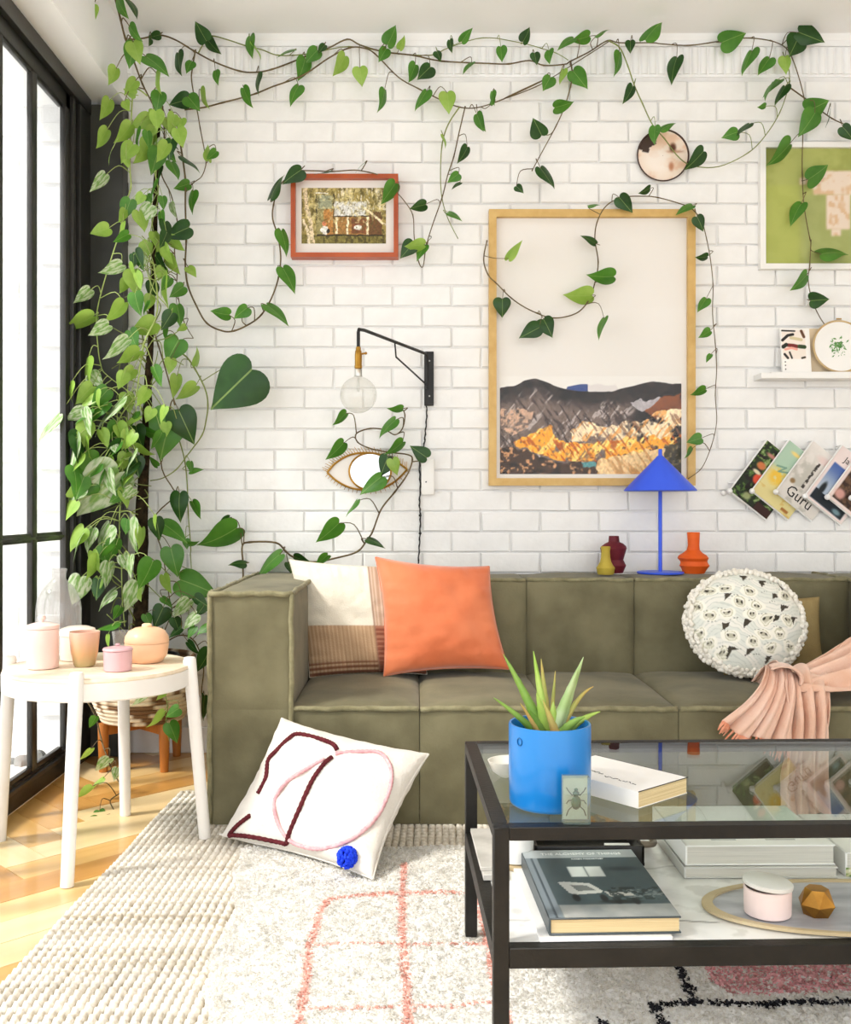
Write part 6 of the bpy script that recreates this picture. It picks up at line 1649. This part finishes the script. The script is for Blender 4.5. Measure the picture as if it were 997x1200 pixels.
 ('upper', 'E', 563, 178, 577, 208, .8, 1), ('upper', 'E', 607, 138, 610, 182, .45, 1), ('upper', 'E', 648, 143, 682, 90, .7, 0), ('main', 'E', 683, 215, 646, 250, .45, 0), ('upper', 'E', 782, 162, 785, 213, .75, 0), ('main', 'E', 898, 183, 906, 223, .95, 1), ('upper', 'E', 948, 173, 945, 217, .5, 0), ('upper', 'E', 858, 143, 890, 93, .6, 1),
 ('second', 'E', 700, 393, 719, 453, .4, 0), ('hang_a', 'E', 583, 465, 602, 502, .35, 2), ('hang_b', 'E', 667, 506, 643, 564, .5, 1), ('hang_b', 'E', 637, 598, 598, 622, .85, 0), ('hang_b', 'E', 643, 628, 610, 647, .6, 1), ('hang_a', 'E', 603, 730, 653, 748, .5, 0),
 ('to_frame', 'E', 922, 465, 893, 403, .95, 1), ('to_frame', 'E', 918, 578, 970, 644, .6, 1), ('to_frame', 'E', 835, 640, 860, 660, .9, 1), ('second', 'E', 748, 360, 757, 325, .4, 0),
 ('main', 'Z', 463, 103, 382, 142, .6, 0), ('main', 'Z', 540, 93, 455, 122, .4, 0), ('main', 'Z', 573, 95, 636, 48, .55, 0), ('main', 'Z', 815, 112, 888, 5, .65, 0), ('main', 'Z', 742, 115, 742, 168, .75, 1), ('main', 'Z', 688, 173, 690, 283, .5, 0), ('to_plate', 'Z', 753, 338, 720, 425, .5, 1), ('main', 'Z', 968, 197, 923, 315, .42, 1),
 ('to_plate', 'Z', 888, 550, 960, 503, .6, 0), ('to_plate', 'Z', 862, 533, 853, 618, .6, 0), ('to_frame', 'Z', 463, 263, 534, 348, .8, 0), ('second', 'Z', 352, 293, 315, 358, .9, 0), ('second', 'Z', 417, 257, 393, 328, .45, 2), ('to_frame', 'Z', 373, 440, 472, 420, .5, 0), ('second', 'Z', 70, 363, 65, 428, .4, 0), ('second', 'Z', -2, 475, 17, 558, .4, 0),
 ('main', 'F', 548, 148, 640, 108, .75, 0), ('main', 'F', 653, 178, 613, 258, .36, 0), ('main', 'F', 714, 203, 672, 258, .65, 0), ('main', 'F', 815, 112, 908, 145, .8, 1), ('main', 'F', 815, 128, 785, 195, .95, 1), ('main', 'F', 768, 198, 777, 255, .8, 2),
 ('to_plate', 'F', 750, 278, 683, 322, .4, 0), ('to_plate', 'F', 728, 285, 688, 343, .2, 0), ('to_plate', 'F', 768, 300, 728, 364, .38, 1), ('to_plate', 'F', 700, 368, 675, 375, .5, 0), ('to_plate', 'F', 645, 430, 598, 462, .4, 1), ('to_plate', 'F', 603, 458, 555, 472, .9, 0), ('to_plate', 'F', 485, 525, 428, 592, .6, 1),
 ('right_branch', 'F', 848, 385, 925, 345, .9, 0), ('main', 'F', 873, 390, 828, 468, .75, 0), ('right_branch', 'F', 926, 368, 920, 443, .32, 1), ('right_branch', 'F', 968, 440, 1010, 485, .75, 1), ('main', 'F', 783, 500, 722, 580, .4, 0), ('main', 'F', 848, 622, 930, 572, .65, 0), ('main', 'F', 825, 705, 778, 774, .5, 0), ('main', 'F', 892, 882, 994, 855, .6, 0),
 ('main', 'X', 480, 668, 393, 773, .6, 0), ('main', 'X', 505, 832, 630, 820, .95, 1),
 # over the big frame
 ('art', 'U', 118, 277, 158, 193, .42, 2), ('art', 'U', 95, 433, 97, 503, 1.0, 1), ('art', 'U', 238, 545, 162, 583, .8, 1), ('art', 'U', 255, 512, 292, 578, .95, 1), ('art', 'U', 442, 418, 336, 432, .55, 2), ('art', 'U', 528, 345, 427, 356, .5, 0), ('art', 'U', 492, 508, 458, 588, .22, 0), ('art', 'U', 457, 217, 402, 178, .65, 1),
 ('art', 'U', 430, 72, 475, 60, .45, 0), ('art', 'U', 550, 38, 603, 97, .85, 1), ('art', 'U', 833, 68, 767, 92, .5, 0), ('art', 'U', 853, 113, 882, 168, .85, 1), ('art', 'U', 668, 3, 628, 27, .3, 1), ('art', 'U', 893, 268, 852, 278, .45, 1), ('art', 'U', 888, 433, 852, 483, .5, 0), ('art', 'U', 903, 558, 862, 587, .65, 0),
 ('art', 'S', 103, 680, 83, 707, .6, 0), ('art', 'S', 82, 810, 32, 836, .5, 0), ('art', 'S', 68, 990, 15, 1005, .85, 0), ('art', 'S', 33, 1028, 13, 1068, .4, 0),
 # round the lamp and the eye
 ('low', 'Y', 603, 83, 558, 138, .4, 0), ('low', 'Y', 830, 65, 772, 77, .5, 0), ('low', 'Y', 803, 110, 727, 173, .5, 0), ('low', 'Y', 832, 198, 772, 263, .5, 0), ('low', 'Y', 593, 203, 528, 278, .5, 0), ('low', 'Y', 928, 262, 862, 215, .8, 1), ('low', 'Y', 772, 258, 742, 333, .9, 1), ('low', 'Y', 790, 268, 812, 333, .8, 2), ('low', 'Y', 745, 340, 655, 408, .65, 0),
 ('low', 'Y', 648, 435, 598, 498, .35, 0), ('low', 'Y', 575, 525, 488, 613, .52, 0), ('low', 'Y', 690, 590, 765, 612, .5, 1),
]
r9 = random.Random(33)
REG['O'] = (0, 0, 1)
for k in range(58):
    i = r9.randrange(int(nP * .22), nP - 1); q = proj(pole[i])
    x_ = q[0] + r9.uniform(-30, 26); y_ = q[1] + r9.uniform(-14, 14); l_ = r9.uniform(15, 27)
    a_ = math.radians(r9.uniform(60, 125)) if r9.random() < .8 else math.radians(r9.uniform(10, 170))
    LEAVES.append((r9.choice(('strand', 'strand', 'strand3', 'strand2')), 'O', x_, y_, x_ + l_ * math.cos(a_), y_ + l_ * math.sin(a_), r9.uniform(.35, .85), r9.choice((0, 0, 2, 2, 2, 3, 1))))
for k in range(26):
    x_ = r9.uniform(85, 165); y_ = r9.uniform(455, 700); l_ = r9.uniform(20, 36); a_ = math.radians(r9.uniform(70, 150))
    LEAVES.append(('strand3', 'O', x_, y_, x_ + l_ * math.cos(a_), y_ + l_ * math.sin(a_), r9.uniform(.35, .8), r9.choice((0, 0, 1, 2, 3, 3))))
nl = 0
for key, reg, bx, by, tx, ty, w, c in LEAVES:
    v = VINES[key]
    (b_, t_) = z2p(reg, [(bx, by), (tx, ty)])
    # nearest point of the vine to the leaf base, seen from the front
    pr_ = [(VX + F * q.x / q.y, VY - F * (q.z - HC) / q.y) for q in v['path']]
    di = [(q[0] - b_[0]) ** 2 + (q[1] - b_[1]) ** 2 for q in pr_]
    k = int(np.argmin(di)); at = v['path'][k]; dist = math.sqrt(di[k])
    yb = at.y - random.uniform(.012, .035) - min(.05, dist * .0009)
    for q_ in (b_, t_):      # stay below the ceiling
        yb = min(yb, (ZC - .012 - HC) * F / max(1, VY - q_[1]))
    pb_, pt_ = P(b_[0], b_[1], yb), P(t_[0], t_[1], yb - random.uniform(-.004, .020))
    ax = pt_ - pb_; L_ = ax.length; ax = ax / L_
    nrm = Vector((random.uniform(-.12, .12), -1, random.uniform(-.1, .25)))
    nrm = (nrm - ax * nrm.dot(ax)).normalized()
    roll = math.acos(min(1, w / WFAC)) * random.choice((-1, 1))
    if ax.x < -.3 and reg in ('Q4', 'Q6') : roll = -abs(roll)
    nrm = Matrix.Rotation(roll, 3, ax) @ nrm
    sdv = nrm.cross(ax).normalized()
    wid = max(1.0, min(1.3, w / WFAC))
    M = frame_M(pb_, ax * L_, sdv * L_ * wid, nrm * L_ * .9)
    v['leaves'].append((LM[c][random.randrange(5)], M))
    # petiole
    kk = max(0, k - random.randint(0, 2)); at = v['path'][kk]
    if (at - pb_).length < .30:
        mid = at.lerp(pb_, .55) + Vector((0, -.01, .12 * (at - pb_).length)) - ax * .02
        v['mb'].tube(catmull([at, mid, pb_ + ax * L_ * .02], 4), [max(.0010, v['r'] * f_) for f_ in (.62, .6, .58, .55, .5, .48, .45, .42, .4)], 5)
    nl += 1
for key, v in VINES.items():
    n = len(v['path'])
    v['mb'].tube(v['path'], [v['r'] * (1.05 - .45 * i / n) * (1.25 if i % 10 == 0 else 1) for i in range(n)], 6)
    vo = part('vine', v['mb'], M_stem[v['ms']], plant, angle=None)
    for me, M in v['leaves']:
        o = put('leaf', me, vo, M)
# aerial roots and fine stems around the pole
mb = MB(); r8 = random.Random(21)
for k in range(46):
    i = r8.randrange(int(nP * .05), int(nP * .7)); p = pole[i]
    q = p + Vector((r8.uniform(-.16, .16), r8.uniform(-.10, .02), r8.uniform(-.12, .18)))
    mid = p.lerp(q, .5) + Vector((r8.uniform(-.05, .05), r8.uniform(-.04, .0), r8.uniform(-.02, .08)))
    mb.tube(catmull([p, mid, q], 6), [.0028 - .0001 * j for j in range(13)], 5)
part('aerial_stems', mb, M_stem[1], plant, angle=None)
print('leaves', nl)
